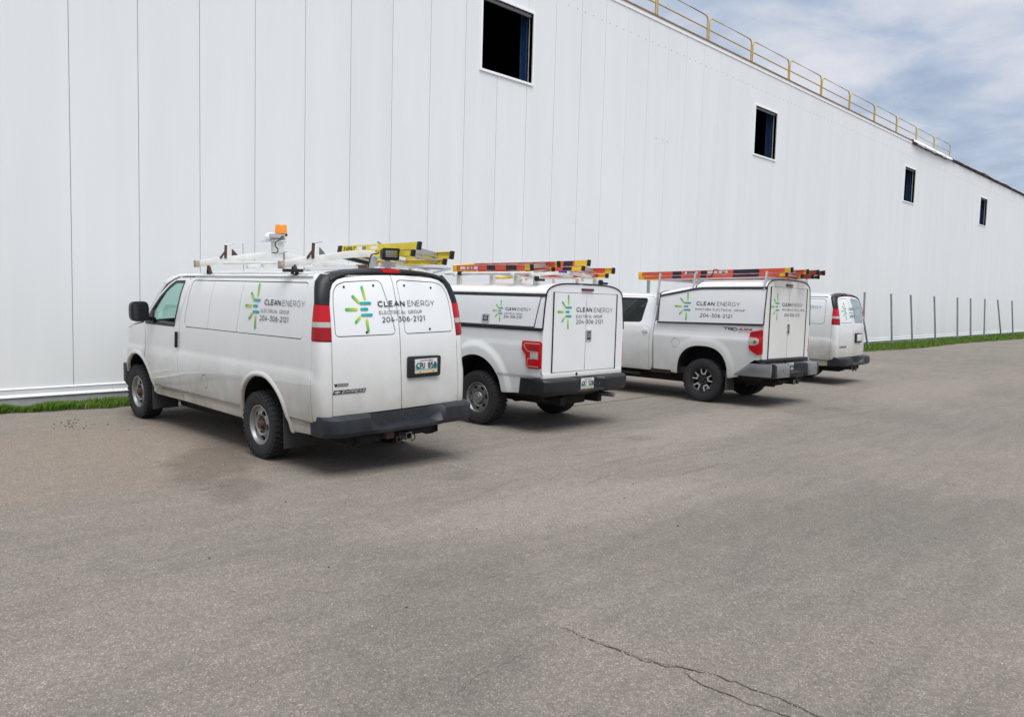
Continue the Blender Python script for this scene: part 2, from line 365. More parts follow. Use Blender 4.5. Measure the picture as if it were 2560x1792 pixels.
# ---------------------------------------------------------------- lettering
A_ = arcp
GL = {
 'A': ([[(0, 0), (.42, 1), (.84, 0)], [(.15, .30), (.69, .30)]], .84),
 'B': ([[(0, 0), (0, 1), (.36, 1)] + A_(.36, .76, .25, .24, 90, -90, 6) + [(0, .52)], [(.36, .52)] + A_(.40, .26, .27, .26, 90, -90, 6) + [(0, 0)]], .68),
 'C': ([A_(.5, .5, .47, .5, 48, 312, 14)], .86),
 'D': ([[(0, 0), (0, 1), (.30, 1)] + A_(.30, .5, .48, .5, 90, -90, 10) + [(0, 0)]], .78),
 'E': ([[(.6, 1), (0, 1), (0, 0), (.62, 0)], [(0, .52), (.54, .52)]], .62),
 'F': ([[(.6, 1), (0, 1), (0, 0)], [(0, .50), (.54, .50)]], .60),
 'G': ([A_(.5, .5, .47, .5, 48, 318, 14) + [(.87, .46), (.60, .46)]], .90),
 'I': ([[(0, 0), (0, 1)]], .06),
 'K': ([[(0, 0), (0, 1)], [(.62, 1), (0, .40)], [(.2, .6), (.66, 0)]], .66),
 'L': ([[(0, 1), (0, 0), (.55, 0)]], .55),
 'M': ([[(0, 0), (0, 1), (.44, .25), (.88, 1), (.88, 0)]], .88),
 'N': ([[(0, 0), (0, 1), (.72, 0), (.72, 1)]], .72),
 'O': ([A_(.5, .5, .48, .5, 0, 360, 20)], .98),
 'P': ([[(0, 0), (0, 1), (.36, 1)] + A_(.36, .69, .28, .31, 90, -90, 7) + [(0, .38)]], .64),
 'R': ([[(0, 0), (0, 1), (.36, 1)] + A_(.36, .69, .28, .31, 90, -90, 7) + [(0, .38)], [(.36, .38), (.66, 0)]], .66),
 'S': ([A_(.31, .75, .29, .25, 40, 265, 9) + A_(.31, .26, .31, .26, 85, -140, 9)], .62),
 'T': ([[(0, 1), (.74, 1)], [(.37, 1), (.37, 0)]], .74),
 'U': ([[(0, 1), (0, .36)] + A_(.33, .36, .33, .36, 180, 360, 10) + [(.66, 1)]], .66),
 'V': ([[(0, 1), (.4, 0), (.8, 1)]], .80),
 'X': ([[(0, 0), (.7, 1)], [(0, 1), (.7, 0)]], .70),
 'Y': ([[(0, 1), (.38, .42), (.76, 1)], [(.38, .42), (.38, 0)]], .76),
 '0': ([A_(.34, .5, .34, .5, 0, 360, 18)], .68),
 '1': ([[(0, .97), (.22, 1), (.22, 0)]], .24),
 '2': ([A_(.29, .70, .29, .30, 155, -35, 9) + [(.02, 0), (.62, 0)]], .62),
 '3': ([[(.03, 1), (.56, 1), (.26, .60)] + A_(.28, .30, .31, .30, 80, -145, 9)], .60),
 '4': ([[(.46, 1), (0, .27), (.70, .27)], [(.52, .50), (.52, 0)]], .70),
 '5': ([[(.54, 1), (.10, 1), (.05, .56), (.28, .60)] + A_(.28, .30, .31, .30, 85, -145, 9)], .60),
 '6': ([[(.50, .97), (.24, .88), (.08, .62), (.03, .32)] + A_(.33, .31, .30, .31, 180, -180, 14)], .64),
 '7': ([[(0, 1), (.60, 1), (.20, 0)]], .60),
 '8': ([A_(.31, .75, .26, .25, -90, 270, 12), A_(.31, .26, .31, .26, 90, 450, 12)], .62),
 '-': ([[(0, .38), (.30, .38)]], .30), ' ': ([], .30)}
def strokes(s, track=.16):
    out = []; x = 0.0
    for ch in s:
        ps, w = GL[ch]
        out += [[(x + a, b) for a, b in p] for p in ps]; x += w + track
    return out, x - track
def ribbon(pts, w, sub=0.04, ext=0.5):
    """flat stroke of width w along a polyline: vertices and quads"""
    q = [Vector(pts[0])]
    for a, b in zip(pts, pts[1:]):
        a, b = Vector(a), Vector(b); k = max(1, int((b - a).length / sub))
        q += [a + (b - a) * (j + 1) / k for j in range(k)]
    q = [p for i, p in enumerate(q) if i == 0 or (p - q[i - 1]).length > 1e-7]
    closed = (q[0] - q[-1]).length < 1e-6 and len(q) > 3
    L, R = [], []; n = len(q)
    for i, p in enumerate(q):
        a = q[i - 1] if i > 0 else (q[-2] if closed else None); b = q[i + 1] if i < n - 1 else (q[1] if closed else None)
        d0 = (p - a).normalized() if a is not None else (b - p).normalized(); d1 = (b - p).normalized() if b is not None else d0
        n0, n1 = Vector((-d0.y, d0.x)), Vector((-d1.y, d1.x)); k = (n0 + n1); c = max(0.45, (1 + n0.dot(n1)) / 2); k = k / 2 / c * (w / 2)
        e = Vector((0, 0))
        if not closed and a is None: e = -d1 * w * ext
        if not closed and b is None: e = d0 * w * ext
        L.append(p + k + e); R.append(p - k + e)
    return L, R
def lettering(name, s, S, a0, a1, b0, b1, wt, mat, parent, off=0.003, slant=0.0, track=.16):
    """text between a0 and a1 (reading direction a0 -> a1), baseline b0, cap line b1, stroke weight wt of the cap height"""
    st, W = strokes(s, track); h = b1 - b0; hs = wt * h * .5 * (1 if a1 > a0 else -1); a0 += hs; a1 -= hs; k = (a1 - a0) / W; V = []; F = []
    for p in st:
        pts = [Vector((x * abs(k), y * h)) for x, y in [(c[0] + slant * c[1], wt / 2 + c[1] * (1 - wt)) for c in p]]
        runs = [[pts[0]]]; join = [False]
        for i in range(1, len(pts)):
            runs[-1].append(pts[i])
            if i < len(pts) - 1 and (pts[i] - pts[i - 1]).length > 1e-9 and (pts[i + 1] - pts[i]).length > 1e-9 and (pts[i] - pts[i - 1]).angle(pts[i + 1] - pts[i]) > 0.8: runs.append([pts[i]])
        for ri, run in enumerate(runs):
            if len(run) < 2 or (run[0] - run[-1]).length < 1e-9 and len(run) < 4: continue
            run = run[:]; hw_ = wt * h * .5
            if ri > 0: run[0] = run[0] - (run[1] - run[0]).normalized() * hw_ * .8
            if ri < len(runs) - 1: run[-1] = run[-1] + (run[-1] - run[-2]).normalized() * hw_ * .8
            L, R = ribbon(run, wt * h, 0.05, 0.0); c = len(V); o2 = off + .0003 * (ri % 3)
            for l, r in zip(L, R):
                for q in (l, r): V.append(S.at(a0 + (q.x if k > 0 else -q.x), b0 + q.y, o2))
            F += [(c + 2 * i, c + 2 * i + 1, c + 2 * i + 3, c + 2 * i + 2) for i in range(len(L) - 1)]
    me = bpy.data.meshes.new(name); me.from_pydata([tuple(v) for v in V], [], F); me.update()
    return link(name, me, mat, parent)
LOGO = [((.05, .25), (.065, .125), 0), ((-.09, .145), (-.025, .082), 0), ((-.195, 0), (-.065, 0), 0), ((-.09, -.145), (-.035, -.092), 0), ((.055, -.125), (.06, -.25), 1),
        ((.0, .067), (.125, .067), 2), ((.0, 0), (.075, 0), 2), ((.0, -.067), (.125, -.067), 2)]
GREEN, LIME, T0, T1 = (.03, .42, .08), (.50, .62, .03), (.02, .42, .25), (.0, .30, .42)
def logo(S, a, b, sc, parent, mir=1, off=0.003):
    for (p, q, ty) in LOGO:
        p, q = Vector(p) * sc, Vector(q) * sc; d = (q - p).normalized(); n = Vector((-d.y, d.x)); w = 0.0155 * sc; L = (q - p).length; st = []
        for k in range(5): t = -w * math.cos(k / 4 * PI / 2); st.append((t, math.sqrt(max(0, w * w - t * t))))
        for k in range(1, 7): st.append((L * k / 7, w))
        for k in range(5): t = w * math.sin(k / 4 * PI / 2); st.append((L + t, math.sqrt(max(0, w * w - t * t))))
        V = []; C = []
        for t, h in st:
            u = min(1, max(0, t / L)); c0, c1 = ((GREEN, LIME), (LIME, GREEN), (T0, T1))[ty]; c = [c0[i] * (1 - u) + c1[i] * u for i in range(3)] + [1]
            for sg in (1, -1):
                r = p + d * t + n * h * sg; V.append(S.at(a + r.x * mir, b + r.y, off)); C.append(c)
        F = [(2 * i, 2 * i + 1, 2 * i + 3, 2 * i + 2) for i in range(len(st) - 1)]
        me = bpy.data.meshes.new('logo_bar'); me.from_pydata([tuple(v) for v in V], [], F)
        ca = me.color_attributes.new('print', 'FLOAT_COLOR', 'POINT')
        for i, c in enumerate(C): ca.data[i].color = c
        me.update(); link('logo_bar', me, 'logo', parent)
def sign(S, parent, mir, lg, clean, energy, grp, gtext, tel, bar_off=0.003):
    """the firm's lettering: logo (a, b, scale), then extents (a0, a1, b0, b1)"""
    e = empty('vinyl_sign', parent=parent)
    if lg: logo(S, lg[0], lg[1], lg[2], e, mir, bar_off)
    if clean: lettering('lettering', 'CLEAN', S, *clean, .195, 'ink', e, bar_off, track=.30)
    if energy: lettering('lettering', 'ENERGY', S, *energy, .095, 'ink', e, bar_off, track=.28)
    if grp: lettering('lettering', gtext, S, *grp, .125, 'ink', e, bar_off, track=.34)
    if tel: lettering('lettering', '204-306-2121', S, *tel, .14, 'ink', e, bar_off, track=.30)
    return e

# ================================================================ setting: ground
D = 13.567                                   # the wall's face
def edge_y(x):                               # where the asphalt meets the grass along the wall
    return EDGE(x) + 0.05 * math.sin(x * 2.3) + 0.035 * math.sin(x * 7.1 + 1) + 0.02 * math.sin(x * 17.3)
EDGE = pchip([(-30, 13.42), (0, 13.40), (3.5, 13.40), (5.3, 13.22), (9, 13.05), (20, 12.4), (34, 12.05), (40, 11.6), (48, 11.85), (60, 11.45), (90, 11.3)])
m, t, b = newmat('worn_asphalt'); L = t.links
tcn = N(t, 'ShaderNodeTexCoord'); co = tcn.outputs['Object']
def nz(scale, det=5.0, rough=0.6, vec=None, dist=0.0):
    n = N(t, 'ShaderNodeTexNoise', Scale=scale, Detail=det, Roughness=rough, Distortion=dist); L.new(vec or co, n.inputs['Vector']); return n.outputs[0]
def ramp(src, stops):
    r = N(t, 'ShaderNodeValToRGB'); L.new(src, r.inputs[0]); el = r.color_ramp.elements
    el[0].position, el[0].color = stops[0][0], (*stops[0][1], 1); el[1].position, el[1].color = stops[-1][0], (*stops[-1][1], 1)
    for p, c in stops[1:-1]: q = el.new(p); q.color = (*c, 1)
    return r.outputs[0]
def mix(fac, a, c, mode='MIX'):
    x = N(t, 'ShaderNodeMix', data_type='RGBA'); x.blend_type = mode
    for sock, v in ((x.inputs[0], fac), (x.inputs[6], a), (x.inputs[7], c)):
        if isinstance(v, (int, float)): sock.default_value = v
        elif isinstance(v, tuple): sock.default_value = (*v, 1)
        else: L.new(v, sock)
    return x.outputs[2]
base = ramp(nz(0.13, 8, 0.66), [(0.30, (0.184, 0.168, 0.150)), (0.5, (0.225, 0.204, 0.179)), (0.70, (0.271, 0.242, 0.209))])
dusty = ramp(nz(0.33, 8, 0.66, dist=0.6), [(0.36, (0, 0, 0)), (0.72, (.8, .8, .8))])
base = mix(dusty, base, (0.290, 0.252, 0.212))
green = ramp(nz(0.10, 4, 0.5), [(0.50, (0, 0, 0)), (0.66, (0.7, 0.7, 0.7))])
base = mix(green, base, (0.198, 0.189, 0.163))
mp = N(t, 'ShaderNodeMapping'); mp.inputs['Scale'].default_value = (0.9, 6.5, 1.0); mp.inputs['Rotation'].default_value = (0, 0, 0.6); L.new(co, mp.inputs[0])
streak = ramp(nz(0.8, 6, 0.65, vec=mp.outputs[0]), [(0.34, (0.90, 0.90, 0.90)), (0.66, (1.05, 1.05, 1.05))])
base = mix(1.0, base, streak, 'MULTIPLY')
# spread dirt, oil and tyre marks on the lot, plus painted shade beside the near van
def blot(cx, cy, sx, sy, rot, col, amount, nscale=1.6, edge=(0.35, 0.75)):
    global base
    mm = N(t, 'ShaderNodeMapping'); mm.vector_type = 'TEXTURE'; mm.inputs['Location'].default_value = (cx, cy, 0); mm.inputs['Rotation'].default_value = (0, 0, rot); mm.inputs['Scale'].default_value = (sx, sy, 1)
    L.new(co, mm.inputs[0]); gr = N(t, 'ShaderNodeTexGradient'); gr.gradient_type = 'SPHERICAL'; L.new(mm.outputs[0], gr.inputs[0])
    md = N(t, 'ShaderNodeMath', operation='MULTIPLY_ADD'); L.new(nz(nscale, 7, 0.68), md.inputs[0]); md.inputs[1].default_value = 0.9; L.new(gr.outputs[1], md.inputs[2])
    sb = N(t, 'ShaderNodeMath', operation='SUBTRACT'); L.new(md.outputs[0], sb.inputs[0]); sb.inputs[1].default_value = 0.35
    gz = N(t, 'ShaderNodeMath', operation='MULTIPLY'); gz.use_clamp = True; L.new(sb.outputs[0], gz.inputs[0]); k2 = N(t, 'ShaderNodeMath', operation='GREATER_THAN'); L.new(gr.outputs[1], k2.inputs[0]); k2.inputs[1].default_value = 0.001; L.new(k2.outputs[0], gz.inputs[1])
    mr = N(t, 'ShaderNodeMapRange'); mr.interpolation_type = 'SMOOTHSTEP'; mr.inputs[1].default_value = edge[0]; mr.inputs[2].default_value = edge[1]; mr.inputs[4].default_value = amount; L.new(gz.outputs[0], mr.inputs[0])
    base = mix(mr.outputs[0], base, col)
blot(3.6, 9.6, 4.6, 3.4, 0.2, (0.267, 0.216, 0.178), .7)                                  # dusty brown earth by the verge
blot(4.25, 8.4, 2.1, .75, 1.05, (0.109, 0.090, 0.075), .5, 2.4)                              # shadow smudge beside the near van, painted into the asphalt colour
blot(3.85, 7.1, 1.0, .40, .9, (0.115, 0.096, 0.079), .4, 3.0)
blot(6.0, 4.6, 3.4, 1.2, -.25, (0.316, 0.281, 0.240), .55)                                    # pale worn patches
blot(11.5, 6.3, 5.0, 1.3, .12, (0.316, 0.279, 0.237), .6); blot(20, 5.6, 7.0, 1.7, .05, (0.301, 0.265, 0.224), .55)
blot(9.4, 6.3, .5, .35, 0, (0.138, 0.118, 0.099), .35, 4); blot(14.9, 5.7, .6, .35, .3, (0.138, 0.118, 0.099), .35, 4); blot(5.9, 6.2, .45, .3, .3, (0.149, 0.124, 0.105), .3, 4)   # oil drips behind the bays
blot(3.2, 3.4, 2.6, 1.0, .7, (0.178, 0.158, 0.139), .4); blot(7.5, 2.6, 3.2, 1.6, -.5, (0.175, 0.164, 0.141), .5); blot(1.8, 4.6, 2.0, .9, .3, (0.282, 0.243, 0.207), .4)
for (cx, cy, ln, rr_) in ((9.0, 5.2, 3.2, .30), (9.25, 6.9, 3.0, .24), (7.4, 4.1, 2.6, .42), (13.5, 5.5, 3.5, .12), (5.2, 5.4, 2.0, .6)):
    blot(cx, cy, ln, .09, rr_ - .35, (0.184, 0.160, 0.139), .25, 6.0)                              # tyre marks
mid = ramp(nz(5.0, 7, 0.7), [(0.28, (0.88, 0.88, 0.88)), (0.72, (1.10, 1.09, 1.08))])
base = mix(1.0, base, mid, 'MULTIPLY')
grain = ramp(nz(26.0, 3, 0.75), [(0.30, (0.80, 0.80, 0.80)), (0.70, (1.20, 1.19, 1.18))])
base = mix(1.0, base, grain, 'MULTIPLY')
vor = N(t, 'ShaderNodeTexVoronoi', Scale=145.0); L.new(co, vor.inputs['Vector'])
stone = ramp(vor.outputs['Color'], [(0.30, (0.72, 0.72, 0.72)), (0.74, (0.96, 0.96, 0.96)), (0.92, (1.65, 1.64, 1.62))])
base = mix(1.0, base, stone, 'MULTIPLY')
dots = N(t, 'ShaderNodeTexVoronoi', Scale=7.0); L.new(co, dots.inputs['Vector'])
base = mix(ramp(dots.outputs['Distance'], [(0.015, (0.75, 0.75, 0.75)), (0.05, (0, 0, 0))]), base, (0.06, 0.052, 0.045))
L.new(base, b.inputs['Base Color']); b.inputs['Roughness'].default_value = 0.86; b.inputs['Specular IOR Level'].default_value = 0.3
bp = N(t, 'ShaderNodeBump', Strength=0.55, Distance=0.006); hs = N(t, 'ShaderNodeMath', operation='ADD'); L.new(vor.outputs['Distance'], hs.inputs[0]); L.new(nz(9.0, 4), hs.inputs[1]); L.new(hs.outputs[0], bp.inputs['Height']); L.new(bp.outputs[0], b.inputs['Normal'])
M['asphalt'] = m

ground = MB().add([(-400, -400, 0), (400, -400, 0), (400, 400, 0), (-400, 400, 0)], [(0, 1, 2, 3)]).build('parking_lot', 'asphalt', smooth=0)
tag(ground, kind='structure', label='worn dusty grey asphalt parking lot in front of the warehouse')
M['crack'] = plain('crack_shadow', (0.075, 0.062, 0.048), 0.95, noise=0.4, nscale=40)
M['crumble'] = plain('crumbled_asphalt', (0.30, 0.275, 0.245), 0.95, noise=0.4, nscale=60)
def crack(pts, w, jag=0.012, seed=1):
    rnd = random.Random(seed); q = []
    for a, c in zip(pts, pts[1:]):
        k = max(2, int(math.hypot(c[0] - a[0], c[1] - a[1]) / 0.025))
        q += [(a[0] + (c[0] - a[0]) * j / k, a[1] + (c[1] - a[1]) * j / k) for j in range(k)]
    q.append(pts[-1]); n = len(q); V = []; F = []
    for i, p in enumerate(q):
        taper = min(1, i / (0.12 * n) + 0.15, (n - i) / (0.12 * n) + 0.15)
        x, y = p[0] + rnd.uniform(-jag, jag), p[1] + rnd.uniform(-jag, jag); ww = w * taper * rnd.uniform(0.35, 1.25)
        a = q[max(0, i - 1)]; c = q[min(n - 1, i + 1)]; d = Vector((c[0] - a[0], c[1] - a[1])).normalized()
        V += [(x - d.y * ww / 2, y + d.x * ww / 2, 0.004), (x + d.y * ww / 2, y - d.x * ww / 2, 0.004)]
    F = [(2 * i, 2 * i + 1, 2 * i + 3, 2 * i + 2) for i in range(n - 1)]
    return V, F
def add_crack(pts, w, jag=0.012, seed=1, mat='crack', name='crack'):
    V, F = crack(pts, w, jag, seed); MB().add(V, F).build(name, mat, ground, smooth=0)
c1 = [(3.60, 2.98), (3.631, 2.818), (3.596, 2.733), (3.60, 2.614), (3.602, 2.487), (3.596, 2.359), (3.624, 2.229), (3.671, 2.134), (3.731, 1.965), (3.735, 1.708), (3.734, 1.546), (3.705, 1.412), (3.66, 1.15), (3.7, .7)]
add_crack(c1, 0.0085, 0.013, 3); add_crack([(x + .012, y + .01) for x, y in c1[2:9]], 0.004, 0.016, 31)
add_crack([(3.653, 2.113), (3.58, 1.97), (3.583, 1.832), (3.581, 1.673), (3.604, 1.519), (3.63, 1.3)], 0.009, 0.010, 4)
add_crack([(3.45, 2.80), (3.225, 2.82), (3.023, 2.805), (2.86, 2.815), (2.6, 2.74)], 0.0022, 0.008, 5)
add_crack([(10.2, 8.95), (11.5, 8.89), (13.25, 8.857), (14.43, 8.84), (15.6, 8.86)], 0.035, 0.012, 6)
for k, (x, y, a, l) in enumerate([(6.5, 5.0, .2, 1.2), (7.6, 4.6, .05, 1.6), (4.2, 9.3, -.3, 1.1), (3.3, 8.6, -.1, 1.5), (11.5, 6.2, .1, 2.2), (17.5, 6.9, -.05, 2.6), (21.5, 6.4, .08, 2.4), (24.0, 5.6, 0, 3.0), (27.5, 9.4, .1, 2.0), (8.9, 5.6, .3, .9)]):
    add_crack([(x, y), (x + l * .3 * math.cos(a), y + l * .3 * math.sin(a) + .03), (x + l * .7 * math.cos(a), y + l * .7 * math.sin(a) - .02), (x + l * math.cos(a), y + l * math.sin(a))], 0.0045, 0.02, 20 + k)
# crumbs along the main crack and clods kicked off the verge
def lump(c, r, rnd):
    mb = MB(); vs = []; ph = [(0, 0, 1)] + [(math.cos(k * PI / 3), math.sin(k * PI / 3), .35) for k in range(6)] + [(math.cos(k * PI / 3 + .5), math.sin(k * PI / 3 + .5), -.45) for k in range(6)]
    vs = [(c[0] + p[0] * r * rnd.uniform(.7, 1.3), c[1] + p[1] * r * rnd.uniform(.7, 1.3), c[2] + p[2] * r * rnd.uniform(.5, .8)) for p in ph]
    fs = [(0, 1 + k, 1 + (k + 1) % 6) for k in range(6)]
    for k in range(6): fs += [(1 + k, 7 + k, 1 + (k + 1) % 6), (1 + (k + 1) % 6, 7 + k, 7 + (k + 1) % 6)]
    return vs, fs
M['clod'] = plain('brown_clod', (0.095, 0.062, 0.04), 0.95, noise=0.4, nscale=70)
rnd = random.Random(11); mb = MB()
for k in range(120):
    x, y = (4.03 + rnd.gauss(0, .16), 11.95 + rnd.gauss(0, .30)) if k < 26 else (rnd.uniform(2.6, 14.0), rnd.uniform(3.5, 12.6))
    r = rnd.uniform(.005, .015) if k < 26 else rnd.uniform(.004, .010)
    mb.add(*lump((x, y, r * .35), r, rnd))
tag(mb.build('dirt_clods', 'clod', smooth=60), 'brown dirt clods scattered on the asphalt near the left grass edge', 'dirt', kind='stuff')
mb = MB()
for k in range(330):
    i = rnd.randrange(len(c1) - 1); u = rnd.random(); r = rnd.uniform(.002, .0065)
    x = c1[i][0] + (c1[i + 1][0] - c1[i][0]) * u + rnd.gauss(0, .035); y = c1[i][1] + (c1[i + 1][1] - c1[i][1]) * u + rnd.gauss(0, .02)
    mb.add(*lump((x, y, r * .3), r, rnd))
for k in range(420):
    x, y = rnd.uniform(1.5, 12), rnd.uniform(1.2, 9); r = rnd.uniform(.003, .010)
    mb.add(*lump((x, y, r * .3), r, rnd))
tag(mb.build('loose_gravel', 'crumble', smooth=60), 'loose pale grit lying along the cracks of the asphalt', 'gravel', kind='stuff')
# what is left of the painted bay lines: flakes of thin white paint
M['line_paint'] = plain('worn_white_paint', (0.42, 0.41, 0.40), 0.8, noise=0.3, nscale=30)
def bay_line(x0, y0, x1, y1, cover, seed):
    rnd = random.Random(seed); mb = MB(); Lg = math.hypot(x1 - x0, y1 - y0); d = Vector((x1 - x0, y1 - y0)).normalized(); n = Vector((-d.y, d.x))
    for k in range(int(Lg * 700 * cover)):
        u = rnd.random(); dens_ = 0.5 + 0.5 * math.sin(u * Lg * 5.3 + seed) * math.sin(u * Lg * 2.1 + 2 * seed)
        if rnd.random() > dens_ + .15: continue
        c = Vector((x0, y0)) + d * Lg * u + n * rnd.uniform(-.05, .05); r = rnd.uniform(.003, .011); k0 = rnd.uniform(0, 2)
        z = 0.004 + rnd.random() * 0.0015
        mb.add([(c.x + r * rnd.uniform(.5, 1.3) * math.cos(k0 + j * PI / 3), c.y + r * rnd.uniform(.5, 1.3) * math.sin(k0 + j * PI / 3), z) for j in range(6)], [tuple(range(6))])
    mb.build('painted_bay_line', 'line_paint', ground, smooth=0)
bay_line(6.19, 6.75, 6.24, 5.85, .30, 1); bay_line(11.9, 7.6, 11.95, 6.2, .35, 2); bay_line(17.5, 7.9, 17.6, 6.7, .5, 3)
bay_line(23.05, 9.3, 23.13, 7.2, 1.0, 4); bay_line(26.4, 9.9, 26.58, 7.3, .9, 5)

# grass verge: a strip of soil with blades growing out of it
M['soil'] = plain('verge_soil', (0.055, 0.060, 0.022), 0.95, noise=0.5, nscale=12, bump=0.6, bscale=40)
V = []; F = []; xs = [-12 + .2 * k for k in range(610)]
for x in xs:
    e = edge_y(x)
    V += [(x, e, 0.003), (x, e + .06, 0.028), (x, (e + D) / 2, .05 + .012 * math.sin(x * 3)), (x, D + .05, .06)]
for i in range(len(xs) - 1):
    F += [(4 * i + j, 4 * i + 4 + j, 4 * i + 5 + j, 4 * i + 1 + j) for j in range(3)]
verge = MB().add(V, F).build('verge', 'soil', smooth=80)
tag(verge, 'narrow strip of soil along the foot of the wall', kind='structure')
m, t, b = newmat('grass_blades'); L = t.links
oi = N(t, 'ShaderNodeAttribute'); oi.attribute_name = 'tint'; L.new(oi.outputs['Color'], b.inputs['Base Color']); b.inputs['Roughness'].default_value = 0.6
b.inputs['Specular IOR Level'].default_value = 0.25
M['grass'] = m
rnd = random.Random(5); V = []; F = []; C = []
def blades(x0, x1, n, hmin, hmax):
    for k in range(n):
        x = rnd.uniform(x0, x1); e = edge_y(x) - .03; u = rnd.random() ** 0.8; y = e + (D - .02 - e) * u
        tuft = 0.55 + 0.45 * math.sin(x * 5.1 + 2 * math.sin(x * 1.7)) * math.sin(x * 2.3 + y * 9)
        h = rnd.uniform(hmin, hmax) * (0.65 + 0.6 * max(0, tuft)); a = rnd.uniform(0, 2 * PI); w = rnd.uniform(.004, .009) * (1 + (x > 15) * .8); le = rnd.uniform(.1, .55) * h; a2 = rnd.uniform(0, 2 * PI)
        i = len(V); z0 = .01
        V.extend([(x - w * math.cos(a), y - w * math.sin(a), z0), (x + w * math.cos(a), y + w * math.sin(a), z0), (x + le * .35 * math.cos(a2) + w * .7 * math.cos(a), y + le * .35 * math.sin(a2) + w * .7 * math.sin(a), z0 + h * .6), (x + le * math.cos(a2), y + le * math.sin(a2) - .02, z0 + h)])
        F.extend([(i, i + 1, i + 2), (i, i + 2, i + 3)]); g = rnd.random(); dry = rnd.random() < .14
        c = (.24, .21, .09, 1) if dry else (.075 + .06 * g, .165 + .10 * g, .016 + .014 * g, 1); C.extend([c] * 4)
blades(1, 6.5, 13000, .05, .13); blades(6.5, 20, 5000, .05, .13); blades(20, 32, 5000, .06, .15); blades(32, 50, 26000, .07, .17); blades(50, 85, 26000, .08, .19); blades(85, 109, 9000, .08, .19)
me = bpy.data.meshes.new('grass'); me.from_pydata(V, [], F); ca = me.color_attributes.new('tint', 'FLOAT_COLOR', 'POINT'); ca.data.foreach_set('color', [x for c in C for x in c]); me.update()
tag(link('grass', me, 'grass'), 'short green grass growing along the foot of the white wall', 'grass', kind='stuff')

# ================================================================ warehouse
m, t, b = newmat('white_ribbed_wall_panel'); L = t.links
tcn = N(t, 'ShaderNodeTexCoord'); co = tcn.outputs['Object']
mw = N(t, 'ShaderNodeMapping'); mw.inputs['Scale'].default_value = (1.0, 1.0, 0.35); L.new(co, mw.inputs[0]); oil = N(t, 'ShaderNodeTexNoise', Scale=0.9, Detail=3.0); L.new(mw.outputs[0], oil.inputs['Vector'])
bp = N(t, 'ShaderNodeBump', Strength=0.25, Distance=0.05); L.new(oil.outputs[0], bp.inputs['Height']); L.new(bp.outputs[0], b.inputs['Normal'])
oi = N(t, 'ShaderNodeObjectInfo')
mpp = N(t, 'ShaderNodeMapping'); mpp.inputs['Scale'].default_value = (3.0, 3.0, 0.25); L.new(co, mpp.inputs[0])
c0 = ramp(nz(0.6, 6, 0.6, vec=mpp.outputs[0]), [(0.35, (0.765, 0.785, 0.785)), (0.65, (0.800, 0.815, 0.815))])
pv = N(t, 'ShaderNodeMapRange'); pv.inputs[3].default_value = .985; pv.inputs[4].default_value = 1.01; L.new(oi.outputs['Random'], pv.inputs[0])
L.new(mix(1.0, c0, pv.outputs[0], 'MULTIPLY'), b.inputs['Base Color']); b.inputs['Roughness'].default_value = 0.38; b.inputs['Specular IOR Level'].default_value = 0.45
M['wall'] = m
M['trim'] = plain('white_trim', (0.93, 0.935, 0.935), 0.4, noise=0.03)
M['joint'] = plain('panel_joint', (0.27, 0.285, 0.30), 0.8, noise=0.1)
M['concrete'] = plain('foundation_concrete', (0.40, 0.40, 0.39), 0.9, noise=0.15, nscale=6)
M['void'] = plain('dark_interior', (0.010, 0.011, 0.014), 0.95, noise=0.1)
M['base_trim'] = plain('dull_white_flashing', (0.74, 0.76, 0.77), 0.5, noise=0.06, nscale=2)
M['blue_steel'] = plain('blue_painted_column', (0.018, 0.065, 0.155), 0.6, noise=0.3, nscale=6)
M['rail'] = plain('yellow_painted_rail', (0.55, 0.40, 0.12), 0.55, noise=0.2, nscale=10)
M['roof_edge'] = plain('rusty_roof_edge', (0.30, 0.17, 0.10), 0.8, noise=0.35, nscale=5)
M['membrane_edge'] = plain('brown_membrane_edge', (0.10, 0.07, 0.055), 0.85, noise=0.4, nscale=6)
wh = empty('warehouse', (0, D, 0))
tag(wh, 'long white panelled warehouse wall with four dark square openings', 'warehouse')
ZB, ZT = 0.33, 9.97
OPEN = [(13.33, 15.06), (26.69, 28.37), (42.48, 44.10), (56.66, 58.30)]; OZ = (7.06, 8.70)
X0, PW, GAP = 4.601, 1.03, 0.0055
for k in range(-14, 100):
    GAP = .0055 if k < 13 else .0035 if k < 19 else .0014
    xa, xb = X0 + PW * k + GAP, X0 + PW * (k + 1) - GAP; mb = MB(); cut = [o for o in OPEN if o[0] < xb and o[1] > xa]
    if not cut: mb.box(xa, xb, 0, .10, ZB, ZT)
    else:
        a, c = max(xa, cut[0][0]), min(xb, cut[0][1])
        pl = [(xa, ZB), (xb, ZB), (xb, ZT), (xa, ZT)]
        if a > xa + .001 and c > xb - .001: pl = [(xa, ZB), (xb, ZB), (xb, OZ[0]), (a, OZ[0]), (a, OZ[1]), (xb, OZ[1]), (xb, ZT), (xa, ZT)]
        elif a < xa + .001 and c < xb - .001: pl = [(xa, ZB), (xb, ZB), (xb, ZT), (xa, ZT), (xa, OZ[1]), (c, OZ[1]), (c, OZ[0]), (xa, OZ[0])]
        else: pl = None
        if pl: mb.prism(pl, lambda x, z: (x, 0, z), lambda x, z: (x, .10, z))
        else: mb.box(xa, xb, 0, .10, ZB, OZ[0]); mb.box(xa, xb, 0, .10, OZ[1], ZT)
    mb.build('wall_panel', 'wall', wh, smooth=0)
mb = MB()
xl, xr = X0 - 14 * PW, X0 + 100 * PW; px = xl
